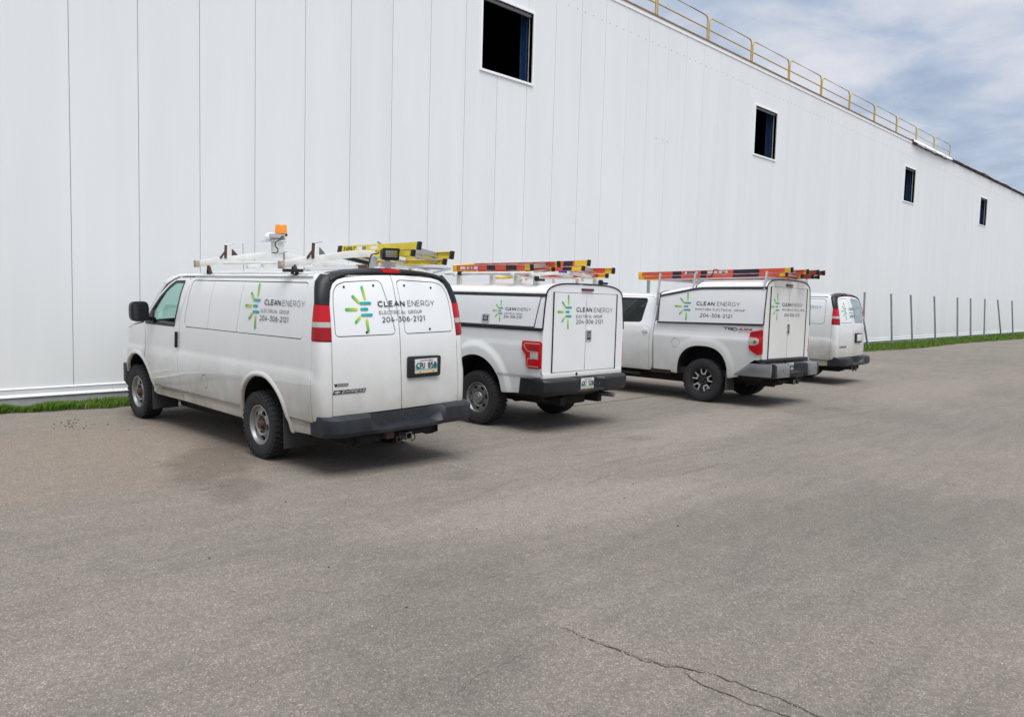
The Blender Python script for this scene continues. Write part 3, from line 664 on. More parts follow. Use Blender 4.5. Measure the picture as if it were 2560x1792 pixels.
for (a, c) in OPEN:
    mb.box(px, a - .01, .012, .09, ZB + .01, ZT - .01); mb.box(a - .01, c + .01, .012, .09, ZB + .01, OZ[0] - .01); mb.box(a - .01, c + .01, .012, .09, OZ[1] + .01, ZT - .01); px = c + .01
mb.box(px, xr, .012, .09, ZB + .01, ZT - .01)
mb.build('panel_backing', 'joint', wh, smooth=0)
MB().box(xl, xr, -.02, .3, -.2, .23).build('foundation', 'concrete', wh, smooth=0)
x = xl
while x < xr:                                   # base flashing in lengths: a drip lip below, a flat face, a bead on top
    q = min(x + 3.0, xr); mb = MB(); j = random.uniform(-.004, .004)
    prof = [(-.035, .205 + j), (-.045, .215 + j), (-.030, .245 + j), (-.018, .252 + j), (-.018, .325), (-.028, .335), (-.010, .348), (.02, .35), (.02, .205)]
    mb.loft([[(xx, p[0], p[1]) for p in prof] for xx in (x, q - .004)]); mb.build('base_flashing', 'base_trim', wh, smooth=25); x = q
x = xl
while x < 43.2:
    q = min(x + 3.0, 43.3); MB().box(x, q - .005, -.022, .25, ZT - .06, ZT + .055).build('eave_flashing', 'trim', wh, smooth=0)
    MB().box(x, q - .005, -.045, .30, ZT + .057, ZT + .095).build('roof_edge_strip', 'roof_edge', wh, smooth=0); x = q
for (a, c) in OPEN:
    w = empty('wall_opening', parent=wh)
    f = .052
    MB().box(a - f, a, -.035, .12, OZ[0] - f, OZ[1] + f).build('frame_side', 'trim', w, smooth=0)
    MB().box(c, c + f, -.035, .12, OZ[0] - f, OZ[1] + f).build('frame_side', 'trim', w, smooth=0)
    MB().box(a, c, -.033, .12, OZ[1], OZ[1] + f).build('frame_head', 'trim', w, smooth=0)
    MB().box(a, c, -.033, .12, OZ[0] - f, OZ[0]).build('frame_sill', 'trim', w, smooth=0)
    MB().box(a, c, .05, .10, OZ[1] - .07, OZ[1] - .004).build('head_rail', 'joint', w, smooth=0)
    mb = MB(); y0, y1 = .12, 4.0; xa, xb, za, zb = a - .4, c + 2.2, OZ[0] - .5, OZ[1] + .8
    mb.add([(xa, y1, za), (xb, y1, za), (xb, y1, zb), (xa, y1, zb), (xa, y0, za), (xb, y0, za), (xb, y0, zb), (xa, y0, zb)], [(0, 1, 2, 3), (0, 4, 5, 1), (3, 2, 6, 7), (0, 3, 7, 4), (1, 5, 6, 2)])
    mb.build('dark_interior', 'void', w, smooth=0)
    MB().box(c - .01, c + .15, .20, .22, za, zb).box(c + .03, c + .05, .22, .38, za, zb).box(c - .01, c + .15, .38, .40, za, zb).build('blue_column', 'blue_steel', w, smooth=0)
mb = MB()
for k in range(150):
    x = 16.4 + k * .345 + random.uniform(-.03, .03); z = 9.28 + random.uniform(-.012, .012)
    mb.lathe([(-.008, .012), (.001, .013)], 6, 'y', (x, 0, z))
for x in (20.6, 20.95, 21.22): mb.lathe([(-.008, .014), (.001, .014)], 6, 'y', (x, 0, 6.62))
tag(mb.build('panel_fasteners', 'joint', wh), kind='stuff')
# railing on the roof edge, section by section
for k in range(12):
    x = 14.62 + 2.965 * k; w = 2.965; h = .80 - .02 * math.sin(k * 2.1); sec = empty('railing_section', parent=wh); z = ZT + .09; y = .12
    g = .055; r = .024
    path = [(x + g, y, z)] + [(x + g, y, z + h - .16)] + [(x + g + .16 * (1 - math.cos(a * PI / 8)), y, z + h - .16 + .16 * math.sin(a * PI / 8)) for a in range(1, 5)]
    path += [(x + w - g - .16 * (1 - math.cos(a * PI / 8)), y, z + h - .16 + .16 * math.sin(a * PI / 8)) for a in range(4, 0, -1)] + [(x + w - g, y, z + h - .16), (x + w - g, y, z)]
    MB().tube(path, r, 8).build('railing_frame', 'rail', sec)
    MB().tube([(x + g, y, z + h * .52), (x + w - g, y, z + h * .52)], r * .9, 8).build('mid_rail', 'rail', sec)
    for xx in (x + g, x + w - g): MB().box(xx - .06, xx + .06, y - .06, y + .06, z - .005, z + .012).lathe([(z, .036), (z + .09, .036)], 8, 'z', (xx, y, 0)).build('base_plate', 'rust', sec)
# loose roofing membrane and the ragged edge beyond the railing
V = []; F = []; n = 46
for i in range(n + 1):
    u = i / n; x = 43.25 + 6.6 * u; s = min(1, u * 8) * (1 - .75 * u); wob = .012 * math.sin(u * 21) + .008 * math.sin(u * 47)
    V += [(x, .3, ZT + .16 + wob), (x, -.02, ZT + .15 + wob), (x, -.10 - .10 * s + wob, ZT + .10 + wob), (x, -.12 - .10 * s, ZT + .02 - .06 * s + wob), (x, -.06 - .06 * s, ZT - .0 - .06 * s + wob)]
F = [(5 * i + j, 5 * i + 5 + j, 5 * i + 6 + j, 5 * i + 1 + j) for i in range(n) for j in range(4)]
MB().add(V, F).build('roof_membrane', 'trim', wh, smooth=80)
V = []; n = 300; rings = []
for i in range(n + 1):
    x = 43.3 + (xr - 43.3) * i / n; wob = .014 * math.sin(x * 2.1) + .010 * math.sin(x * 5.3 + 1); up = .09 * sm(x, 47, 50) + .06 * math.exp(-((x - 57) / 1.2) ** 2) + .05 * math.exp(-((x - 62.5) / .9) ** 2)
    lo = ZT - .06 + .10 * sm(x, 48, 51) + .02 * math.sin(x * 3.7); hi = ZT + .06 + up + wob * .7
    rings.append([(x, -.05 - .03 * math.sin(x * 4), lo), (x, -.13 + wob, (lo + hi) / 2), (x, -.05, hi), (x, .3, hi + .02), (x, .3, lo)])
MB().loft(rings).build('ragged_roof_edge', 'membrane_edge', wh, smooth=60)
MB().box(xl, xr, .31, 30, ZT - .3, ZT + .05).build('roof', 'membrane_edge', wh, smooth=0)
MB().box(xl, xl + .1, .31, 30, 0, ZT - .31).build('end_wall', 'wall', wh, smooth=0)
MB().box(xr - .1, xr, .31, 30, 0, ZT - .31).build('end_wall', 'wall', wh, smooth=0)

# ================================================================ fence posts
M['post'] = plain('galvanised_post', (0.28, 0.335, 0.35), 0.55, metal=0.2, noise=0.2, nscale=6)
POSTS = [(19.42, -.05, 0, 'grey steel post rising behind the cab of the pickup with orange ladder'), (36.83, -.80, 1, 'bent grey steel fence post nearest the rear of the far van'),
         (39.91, -.55, 0, 'second steel fence post to the right of the far van'), (42.90, -.75, 0, 'third steel fence post to the right of the far van'),
         (46.69, -.75, 0, 'fourth steel fence post to the right of the far van'), (50.81, -.58, 0, 'fifth steel fence post to the right of the far van'),
         (53.61, -.66, 0, 'sixth steel fence post to the right of the far van'), (56.68, -.46, 0, 'seventh steel fence post right of the far van, just left of the most tilted one'),
         (61.08, -1.70, 0, 'most strongly tilted steel fence post, second from the right end'), (64.44, -1.10, 0, 'rightmost steel fence post at the end of the row')]
for i, (x, lean, bent, lab) in enumerate(POSTS):
    h = 2.44; pts = [(0, 0, -.1), (lean * .04, 0, .05)]
    if bent: pts += [(lean * .55, 0, .75), (lean * .95, 0, 1.25), (lean, 0, h)]
    else: pts += [(lean * .5, 0, h * .5), (lean, 0, h)]
    e = empty('fence_post', (x, D - .75, 0)); tag(e, lab, 'post', 'bare steel fence posts along the grass')
    MB().tube(pts, .045, 10).build('tube', 'post', e)
    MB().lathe([(h - .03, .052), (h, .052), (h + .02, .03), (h + .025, .001)], 10, 'z', (lean, 0, 0)).build('post_cap', 'post', e)

# ================================================================ wheels
WHEELS = {}
def make_wheel(style):
    """tyre, rim and hub meshes around the x axis, outer face towards -x"""
    if style in WHEELS: return WHEELS[style]
    R, w, r0 = {'gm': (.390, .255, .222), 'ford': (.402, .265, .220), 'tundra': (.412, .275, .234)}[style]
    mb = MB(); h = R - r0
    half = [(-.40 * w, r0 - .004), (-.45 * w, r0 + .012), (-.49 * w, r0 + .3 * h), (-.505 * w, r0 + .52 * h), (-.49 * w, r0 + .74 * h), (-.455 * w, R - .026), (-.40 * w, R - .014)]
    prof = half + [(0, R - .010)] + [(-a, r) for a, r in half[::-1]]
    mb.lathe(prof, 56, closed=True)
    def lug(x0, x1, a0, a1, ra, rb, rc):
        p = []
        for a in (a0, a1):
            for (x, r) in ((x0, ra), (x1, ra), (x1, rc), (x0, rb)): p.append((x, r * math.cos(a), r * math.sin(a)))
        mb.add(p, [(0, 1, 2, 3), (4, 7, 6, 5), (0, 4, 5, 1), (1, 5, 6, 2), (2, 6, 7, 3), (3, 7, 4, 0)])
    n = 38
    for k in range(n):
        a = 2 * PI * k / n; d = 2 * PI / n * .62; o = PI / n
        lug(-.485 * w, -.25 * w, a, a + d, R - .04, R - .010, R - .001); lug(.25 * w, .485 * w, a + o, a + o + d, R - .04, R - .001, R - .010)
        lug(-.22 * w, -.02 * w, a + o * .8, a + o * .8 + d, R - .03, R, R); lug(.02 * w, .22 * w, a, a + d, R - .03, R, R)
        lug(-.512 * w, -.46 * w, a, a + d * .8, R - .075, R - .04, R - .030)
    tyre = mb.build('tyre', 'rubber', smooth=30)
    mb = MB(); mat = {'gm': 'steel', 'ford': 'steel_dark', 'tundra': 'alloy_dark'}[style]
    mb.lathe([(-.43 * w, r0 + .010), (-.455 * w, r0 + .004), (-.45 * w, r0 - .006), (-.41 * w, r0 - .014), (-.33 * w, r0 - .020), (-.28 * w, r0 - .030), (.1 * w, r0 - .045), (.43 * w, r0 - .01), (.44 * w, r0 + .01)], 48, closed=True)
    barrel = mb.build('rim', mat, smooth=40)
    dr = r0 - .024; parts = [tyre, barrel]
    def disc(prof, holes, name, mt, rim=.02):
        f = pchip(prof); S = Surf(lambda a, b: (f(math.hypot(a, b)), a, b), -1)
        return patch(name, arcp(0, 0, dr, dr, 0, 360, 48)[:-1], S, mt, None, .014, holes, rim)
    if style == 'gm':
        f = [(0, -.05), (.06, -.052), (.085, -.058), (.10, -.082), (.125, -.094), (.15, -.086), (.17, -.076), (dr, -.080)]
        hs = []
        for k in range(5):
            a = 2 * PI * k / 5 + .45; hs.append([(math.cos(a) * (.150 + .030 * math.cos(t)) - math.sin(a) * .044 * math.sin(t), math.sin(a) * (.150 + .030 * math.cos(t)) + math.cos(a) * .044 * math.sin(t)) for t in [2 * PI * j / 14 for j in range(14)]])
        parts.append(disc(f, hs, 'wheel_disc', 'steel'))
        mb = MB().lathe([(-.045, .062), (-.075, .060), (-.082, .050), (-.110, .046), (-.118, .036), (-.118, .001)], 20)
        parts.append(mb.build('hub', 'rust'))
        mb = MB()
        for k in range(8): a = 2 * PI * k / 8; mb.lathe([(-.055, .013), (-.085, .012), (-.088, .006)], 6, 'x', (0, .082 * math.cos(a), .082 * math.sin(a)))
        parts.append(mb.build('lug_nuts', 'rust', smooth=0))
    elif style == 'ford':
        f = [(0, -.06), (.08, -.062), (.105, -.078), (.13, -.094), (.155, -.096), (.18, -.088), (dr, -.086)]
        hs = []
        for k in range(7):
            a = 2 * PI * k / 7 + .2; q = [(.138, -.030), (.174, -.040), (.174, .040), (.138, .030)]; q = rounded(q, .02, 4)
            hs.append([(math.cos(a) * r - math.sin(a) * s, math.sin(a) * r + math.cos(a) * s) for r, s in q])
        parts.append(disc(f, hs, 'wheel_disc', 'steel_dark'))
        parts.append(MB().lathe([(-.06, .088), (-.10, .086), (-.112, .078), (-.118, .05), (-.116, .048), (-.122, .044), (-.124, .001)], 28).build('hub_cap', 'steel'))
    else:
        f = [(0, -.07), (.07, -.07), (.11, -.066), (.17, -.07), (dr, -.082)]; hs = []
        for k in range(5):
            a = 2 * PI * (k + .5) / 5 + PI / 2; q = rounded([(.095, -.012), (.188, -.048), (.195, .0), (.188, .048), (.095, .012)], .012, 3)
            hs.append([(math.cos(a) * r - math.sin(a) * s, math.sin(a) * r + math.cos(a) * s) for r, s in q])
        for k in range(5):
            a = 2 * PI * k / 5 + PI / 2; q = rounded([(.132, -.022), (.196, -.040), (.196, .040), (.132, .022)], .012, 3)
            hs.append([(math.cos(a) * r - math.sin(a) * s, math.sin(a) * r + math.cos(a) * s) for r, s in q])
        parts.append(disc(f, hs, 'wheel_disc', 'alloy_dark', .03))
        mb = MB()
        for k in range(5):
            a = 2 * PI * k / 5 + PI / 2; rot = lambda r, s: (math.cos(a) * r - math.sin(a) * s, math.sin(a) * r + math.cos(a) * s)
            L, Rr = ribbon([(.208, -.062), (.118, -.033), (.118, .033), (.208, .062)], .021, 0.02)
            for i in range(len(L) - 1):
                q = [rot(*L[i]), rot(*Rr[i]), rot(*Rr[i + 1]), rot(*L[i + 1])]
                mb.add([(-.098, *p) for p in q] + [(-.060, *p) for p in q], [(0, 1, 2, 3), (0, 1, 5, 4), (1, 2, 6, 5), (2, 3, 7, 6), (3, 0, 4, 7)])
        parts.append(mb.build('spoke_faces', 'alloy_face', smooth=30))
        parts.append(MB().lathe([(-.06, .042), (-.10, .040), (-.106, .032), (-.107, .001)], 24).build('hub_cap', 'alloy_dark'))
        mb = MB()
        for k in range(5): a = 2 * PI * (k + .5) / 5 + PI / 2; mb.lathe([(-.06, .012), (-.088, .011)], 6, 'x', (0, .066 * math.cos(a), .066 * math.sin(a)))
        parts.append(mb.build('lug_nuts', 'chrome', smooth=0))
    brake = MB().lathe([(-.02, .16), (.0, .16), (.0, .001)], 24).build('brake_disc', 'under')
    parts.append(brake)
    WHEELS[style] = (R, [(p.name.split('.')[0], p.data) for p in parts])
    for p in parts: bpy.data.objects.remove(p)
    return WHEELS[style]
def wheel(parent, style, x, y, z, turn=0.0, spin=0.0):
    R, parts = make_wheel(style)
    e = empty('wheel', (x, y, z), (spin if x < 0 else -spin, 0, (PI if x > 0 else 0) + turn), parent)
    for n, me in parts:
        o = bpy.data.objects.new(n, me); COL.objects.link(o); o.parent = e
    return e

def plate(parent, x0, x1, z0, z1, y, text, host='licence_plate', chars=True):
    """embossed plate facing -y: white field, teal and sand landscape bands, dark characters"""
    e = empty(host, parent=parent); zb = z0 + (z1 - z0) * .24
    MB().box(x0, x1, y - .004, y + .004, z0, z1).build('plate_blank', 'plate_white', e, bevel=.0015, smooth=0)
    MB().box(x0 + .003, x1 - .003, y - .0062, y - .0045, z0 + .004, zb).build('sand_band', 'plate_sand', e, smooth=0)
    S = Surf(lambda a, b: (a, y - .0045, b), 1); W = x1 - x0; H = z1 - z0
    hills = [(x0 + .004, zb + .002), (x1 - .004, zb + .002), (x1 - .004, z0 + H * .62), (x1 - .05 * W, z0 + H * .66), (x0 + .82 * W, z0 + H * .40), (x0 + .6 * W, z0 + H * .30), (x0 + .40 * W, z0 + H * .30), (x0 + .18 * W, z0 + H * .42), (x0 + .06 * W, z0 + H * .64), (x0 + .004, z0 + H * .58)]
    patch('teal_band', hills, S, 'plate_teal', e, .05, rim=0, off=.0015)
    for wd, ua, ub in zip(text.split(), (.05, .56), (.44, .95)): lettering('lettering', wd, S, x0 + W * ua, x0 + W * ub, z0 + H * .34, z0 + H * .76, .17, 'ink', e, off=.0035, track=.30)
    lettering('lettering', 'MANITOBA', S, x0 + W * .22, x1 - W * .2, z0 + H * .84, z0 + H * .94, .2, 'ink', e, off=.0035)
    for xx in (x0 + .22 * W, x1 - .2 * W): MB().lathe([(-.008, .006), (-.003, .006)], 8, 'y', (xx, y, z0 + H * .1)).build('bolt', 'gap', e)
    return e

# ================================================================ step ladder, lying folded on a rack
def step_ladder(name, label, group, parent_m, p_end, length, w_end, w_top, fg, boots, boot_len, feet, tapes=(), stickers=(), top='black', word=None, steps=6, rh=.078, rear_h=.055):
    """origin at the foot end, centre; +y runs to the top of the ladder; rails stand on edge"""
    e = empty(name); tag(e, label, 'ladder', group); e.matrix_world = parent_m @ p_end
    half = lambda y: (w_end + (w_top - w_end) * y / length) / 2
    def rail(sgn, y0, y1, z0, z1, shift, mat, nm, th=.026):
        mb = MB(); rings = []
        for y in (y0, y1):
            x = sgn * (half(y) - shift); f = -sgn * .024; t = .004
            c = [(x, z0), (x, z1), (x + f, z1), (x + f, z1 - t * 1.6), (x - sgn * t, z1 - t * 1.6), (x - sgn * t, z0 + t * 1.6), (x + f, z0 + t * 1.6), (x + f, z0)]
            rings.append([(a, y, b) for a, b in c])
        return mb.loft(rings).build(nm, mat, e, smooth=0)
    for sg in (-1, 1):
        rail(sg, boot_len * .6, length - .05, rear_h + .012, rear_h + .012 + rh, 0, fg, 'front_rail')
        rail(sg, boot_len * .6 + .10, length - .12, 0, rear_h, .006, fg, 'rear_rail')
        for (z0, z1, sh, dy) in ((rear_h + .010, rear_h + .014 + rh, -.002, 0), (-.002, rear_h + .002, .004, .10)):
            rail(sg, dy, dy + boot_len, z0, z1, sh, boots, 'boot')
            x = sg * (half(dy) - sh)
            MB().box(min(x + sg * .006, x - sg * .034), max(x + sg * .006, x - sg * .034), dy - .022, dy + .022, z0 - .004, z1 + .006).build('rubber_foot', feet, e, bevel=.005)
        for (y0, y1, mt, hi) in tapes + (stickers if sg < 0 else ()):
            xa, xb = sg * (half(y0) + .0015), sg * (half(y1) + .0015); z0, z1 = (rear_h + .014, rear_h + .008 + rh) if hi == 1 else (rear_h + .028, rear_h + rh - .006)
            mt_name = 'tape_band' if mt == 'tape' else 'sticker'
            MB().add([(xa, y0, z0), (xb, y1, z0), (xb, y1, z1), (xa, y0, z1)], [(0, 1, 2, 3)]).build(mt_name, mt, e, smooth=0)
            if hi == 1: MB().add([(xa * .985, y0 + .01, .004), (xb * .985, y1 + .01, .004), (xb * .985, y1 + .01, rear_h - .004), (xa * .985, y0 + .01, rear_h - .004)], [(0, 1, 2, 3)]).build(mt_name, mt, e, smooth=0)
    for k in range(steps):
        y = boot_len + .10 + (length - boot_len - .3) * k / (steps - 1); x = half(y) - .01
        mb = MB().box(-x, x, y - .006, y + .006, rear_h + .018, rear_h + rh + .004).box(-x, x, y, y + .05, rear_h + .018, rear_h + .026)
        mb.build('step', 'alu', e, smooth=0)
        if k % 2 == 0: MB().bar((-x + .02, y - .04, rear_h * .5), (x - .02, y - .04, rear_h * .5), .03, .022).build('rear_brace', 'alu', e, smooth=0)
        if k == 0:
            for sg in (-1, 1): MB().bar((sg * (x - .005), y - .05, rear_h + .03), (sg * (x - .12), y + .02, rear_h + .03), .02, .004).build('gusset', 'alu', e, smooth=0)
    MB().box(-half(length) - .012, half(length) + .012, length - .075, length + .012, -.002, rear_h + rh + .016).build('ladder_top', top, e, bevel=.012)
    if word:
        S = Surf(lambda a, b: (-half(a) - .002, a, b), -1)
        lettering('lettering', word[0], S, word[1], word[2], rear_h + .026, rear_h + rh - .004, .2, 'ink', e, off=.001, slant=.15)
    return e

# ================================================================ cargo van
VAN_HW = pchip([(.38, .92), (.44, .955), (.56, .962), (.585, .980), (.75, .996), (.96, 1.006), (1.04, 1.001), (1.11, .983), (1.2, .982), (1.45, .978), (1.8, .945), (1.98, .905), (2.06, .872), (2.105, .832), (2.125, .785)])
def van_hw(y, z):
    h = VAN_HW(z)
    if y > 2.9: h -= .03 * ((y - 2.9) / 1.2) ** 2
    if y > 3.95: h -= .05 * ((y - 3.95) / .2) ** 2
    return h
VAN_YB = pchip([(.5, -1.365), (.7, -1.375), (1.4, -1.355), (1.75, -1.30), (2.0, -1.23), (2.12, -1.17), (2.2, -1.09)])
VAN_XS = pchip([(.5, .85), (1.4, .84), (1.8, .82), (1.96, .785), (2.03, .735), (2.08, .66), (2.2, .5)])
YC = -1.17
def van_surfs(s):
    side = Surf(lambda y, z: (s * van_hw(y, z), y, z), s)
    def cor(a, z):
        hw, xs = van_hw(YC, z), min(VAN_XS(z), van_hw(YC, z) - .05); yr = VAN_YB(z) + .035 * (xs / .8) ** 2; yc = YC + .10 * sm(z, 1.8, 2.12)
        th = a * PI / 2; c, q = max(0.0, math.cos(th)) ** .8, max(0.0, math.sin(th)) ** .8
        return (s * (xs + (hw - xs) * c), yc - (yc - yr) * q, z)
    return side, Surf(cor, -s)
VAN_REAR = Surf(lambda x, z: (x, VAN_YB(z) + .035 * (x / .8) ** 2, z), 1)
def door_edge(sgn, z0, z1, n=18):
    """outer edge of a rear door, from z0 up and over to the middle"""
    pts = [(.85, z0), (.84, 1.4), (.822, 1.8), (.785, 1.95), (.745, 2.02), (.68, 2.065), (.58, 2.088), (.40, 2.103), (.2, 2.113), (.0, 2.116)]
    return [(sgn * x, z) for x, z in pts]
ARCH_F = [p for p in arcp(3.60, .40, .575, .585, 0, 180, 24)]
ARCH_R = spline([(-.70, .42), (-.635, .59), (-.545, .77), (-.40, .90), (-.24, .975), (-.08, .99), (.06, .975), (.19, .92), (.30, .835), (.37, .72), (.40, .58), (.40, .43)], 3)
DOOR_SEAM = [(1.86, 2.072), (1.93, 1.91), (2.05, 1.66), (2.10, 1.46), (2.14, 1.28), (2.142, 1.03), (2.13, .78), (2.09, .60), (2.08, .45)]
DOOR_TOP = [(3.34, 1.445), (3.08, 1.66), (2.84, 1.83), (2.58, 1.98), (2.44, 2.035), (2.28, 2.066)]
WINDOW = rounded([(2.27, 1.43), (3.27, 1.43), (3.03, 1.63), (2.80, 1.795), (2.54, 1.945), (2.38, 2.015), (2.08, 2.02), (2.17, 1.72)], .02, 3)
SIDE_HOLE = rounded([(1.97, 1.435), (1.84, 2.035), (-.99, 2.028), (-1.0, 1.44)], [.06, .06, .07, .09], 5)
def van(name, label, group, loc, yaw, roll, tint_rear, front_van):
    r = empty(name, (loc[0], loc[1], 0), (0, -roll, yaw)); tag(r, label, 'van', group); PT = 'paint_van'
    af = [p for p in ARCH_F if p[1] > .44]; fuel = [(1.345 + .085 * math.cos(k * PI / 12), .785 + .085 * math.sin(k * PI / 12)) for k in range(24)]
    for s in (-1, 1):
        SD, CR = van_surfs(s); left = s < 0
        # side of the cargo body, with the three pressed panels set into one opening
        body = [(YC, .585)] + [(YC, 1.80), (YC + .04, 1.92), (YC + .075, 2.03), (YC + .11, 2.12), (2.40, 2.12), (2.62, 2.075), (2.76, 2.01), (2.66, 1.98), (2.46, 2.055), (2.28, 2.082)] + [(1.865, 2.084)] + DOOR_SEAM[1:-2] + [(2.09, .585)] + [p for p in ARCH_R[::-1] if p[1] > .579] 
        panel = patch('body_side', body, SD, PT, r, .055, [SIDE_HOLE] + ([fuel] if left else []), gap=.004)
        patch('rocker_panel', [(.40, .43), (.40, .575), (2.087, .575), (2.08, .45)], SD, PT, r, .06, gap=.0035)
        patch('rocker_panel', [(YC, .45), (YC, .575), (-.641, .575), (-.69, .43)], SD, PT, r, .06, gap=.0035)
        for (a0, a1, b0, b1) in ((1.97, 1.84, 1.28, 1.215), (1.28, 1.215, .50, .43), (.50, .43, None, None)):
            if b0 is None: q = rounded([(a0, 1.435), (a1, 2.033), (-.99, 2.028), (-1.0, 1.44)], [.01, .01, .07, .09], 5)
            elif a0 == 1.97: q = rounded([(a0, 1.435), (a1, 2.035), (b1, 2.034), (b0, 1.435)], [.06, .06, .01, .01], 4)
            else: q = [(a0, 1.435), (a1, 2.034), (b1, 2.033), (b0, 1.436)]
            patch('side_panel', q, SD, PT, r, .06, gap=.0055, off=-.005)
        if left: patch('fuel_door', fuel, SD, PT, r, .04, gap=.005, off=-.002)
        # cab door
        patch('rocker_panel', [(2.08, .45), (2.087, .575), (3.05, .575), (3.025, .45)], SD, PT, r, .06, gap=.0035)
        door = [(2.087, .585), (3.052, .585)] + [p for p in af[::-1] if p[0] < 3.27 and p[1] > .6] + [(3.27, .885), (3.29, 1.30), (3.30, 1.40)] + DOOR_TOP + [(2.0, 2.072)] + DOOR_SEAM[:-2]
        dr = patch('cab_door', door, SD, PT, r, .055, [WINDOW], gap=.005)
        patch('door_window', WINDOW, SD, 'glass', dr, .08, off=-.012, rim=0)
        fr = patch('window_seal', shrink(WINDOW, -.012), SD, 'black', dr, .08, [shrink(WINDOW, .022)], off=.002, rim=.012)
        hd = MB()
        p0, p1 = SD.at(2.19, 1.15, .018), SD.at(2.175, 1.36, .018)
        hd.bar(p0, p1, .036, .028, (0, 1, 0)).build('door_handle', 'black', dr, bevel=.010)
        # front wing
        wing = [p for p in af if p[0] >= 3.275] + [(3.285, .90), (3.30, 1.40), (3.36, 1.43), (3.75, 1.385), (3.98, 1.325), (4.07, 1.24), (4.12, 1.05), (4.14, .84), (4.15, .62), (4.14, .50)]
        patch('front_wing', wing, SD, PT, r, .05, gap=.004)
        # rolled lips of the wheel arches
        for arch in (ARCH_R, af):
            rings = []
            for (y, z) in arch:
                c = (-.13, .42) if arch is ARCH_R else (3.60, .40); d = Vector((y - c[0], z - c[1])).normalized()
                hw = van_hw(y, z)
                rings.append([(s * (hw - .03), y - d.x * .012, z - d.y * .012), (s * (hw + .006), y - d.x * .016, z - d.y * .016), (s * (hw + .020), y + d.x * .002, z + d.y * .002), (s * (hw + .018), y + d.x * .022, z + d.y * .022), (s * (hw + .004), y + d.x * .045, z + d.y * .045), (s * (hw - .03), y + d.x * .03, z + d.y * .03)])
            MB().loft(rings).build('arch_lip', PT, r, smooth=60)
            c = (-.13, .42) if arch is ARCH_R else (3.60, .40); mb = MB(); rings = []
            for (y, z) in arch: rings.append([(s * (van_hw(y, z) - .012), y + (y - c[0]) * .03, z + .012), (s * .58, y + (y - c[0]) * .03, z + .012)])
            n = len(rings); mb.add([p for q in rings for p in q], [(2 * i, 2 * i + 1, 2 * i + 3, 2 * i + 2) for i in range(n - 1)])
            mb.add([q[1] for q in rings], [tuple(range(n))]); mb.build('wheel_well', 'gap', r, smooth=0)
        # dark lining that closes the gaps between panels
        lin = [(YC, .47), (YC, 1.8), (YC + .09, 2.10), (1.95, 2.10), (2.06, 1.6), (2.08, .47)] + [(y * .97 + .012, z + .02) for y, z in ARCH_R[::-1] if z > .45]
        patch('body_lining', lin, SD, 'gap', r, .12, off=-.022, rim=0)
        lin = [(2.08, .47), (3.03, .47)] + [(p[0] - .02, p[1] + .03) for p in af[::-1] if p[0] < 3.27] + [(3.45, .95), (3.45, 1.36), (2.10, 1.36)]
        patch('door_lining', lin, SD, 'gap', r, .12, off=-.022, rim=0)
        # rear corner: painted pillar, lamp cluster, black upper pillar
        patch('corner_panel', [(0.0, .60), (1.0, .63), (1.0, 1.425), (0.0, 1.435)], CR, PT, r, .10, gap=.003)
        lamp = empty('tail_lamp', parent=r)
        patch('red_lens', [(0.0, 1.633), (1.0, 1.628), (1.0, 1.79), (0, 1.80)], CR, 'red', lamp, .12, off=.008, rim=.02)
        patch('reverse_lens', [(0.0, 1.576), (1.0, 1.57), (1.0, 1.625), (0, 1.63)], CR, 'clear', lamp, .12, off=.009, rim=.02)
        patch('red_lens', [(0.0, 1.445), (1.0, 1.44), (1.0, 1.567), (0, 1.573)], CR, 'red_dark', lamp, .12, off=.008, rim=.02)
        patch('lamp_base', [(-.0, 1.43), (1.03, 1.425), (1.03, 1.797), (0, 1.806)], CR, 'red_dark', lamp, .2, off=.002, rim=.02)
        patch('black_pillar', [(0, 1.806), (1.06, 1.800), (1.06, 2.03), (.9, 2.10), (0, 2.118)], CR, 'black', r, .08, off=.003)
        patch('corner_lining', [(0, .5), (1.0, .5), (1.0, 2.1), (0, 2.1)], CR, 'gap', r, .2, off=-.02, rim=0)
        MB().tube([(s * .862, y, 2.088) for y in (-1.02, -.2, .7, 1.6, 2.1)] + [(s * .85, 2.42, 2.078), (s * .825, 2.62, 2.04)], .010, 6).build('drip_rail', 'rack_alu', r)
        # mirror
        m = empty('door_mirror', parent=r)
        q = lambda w, h, y: [(s * 1.185 + w * math.cos(a) * abs(math.cos(a)) ** -.45 * .5, y, 1.605 + h * .5 * math.sin(a) * abs(math.sin(a)) ** -.45) for a in [2 * PI * (k + .5) / 20 for k in range(20)]]
        MB().loft([q(.20, .23, 3.02), q(.235, .27, 2.98), q(.24, .275, 2.89), q(.215, .25, 2.885)]).build('mirror_housing', 'black', m, smooth=50)
        MB().box(s * 1.185 - .088, s * 1.185 + .088, 2.8825, 2.8845, 1.565, 1.705).build('mirror_glass', 'black_gloss', m, smooth=0)
        MB().box(s * 1.185 - .088, s * 1.185 + .088, 2.8825, 2.8845, 1.497, 1.555).build('mirror_glass', 'black_gloss', m, smooth=0)
        MB().bar((s * .94, 3.02, 1.485), (s * 1.12, 2.97, 1.515), .07, .055).build('mirror_arm', 'black', m, bevel=.015)
        MB().prism([(2.93, 1.435), (3.25, 1.435), (3.0, 1.62), (2.93, 1.60)], lambda y, z: (s * (van_hw(y, z) + .004), y, z), lambda y, z: (s * (van_hw(y, z) + .022), y, z)).build('mirror_base', 'black', m, bevel=.006)
        # mud flaps
        for (y, z0, z1) in ((3.10, .22, .62), (-.56, .22, .66)):
            MB().box(min(s * .98, s * .62), max(s * .98, s * .62), y - .006, y + .006, z0, z1).build('mud_flap', 'flap', r, bevel=.004)
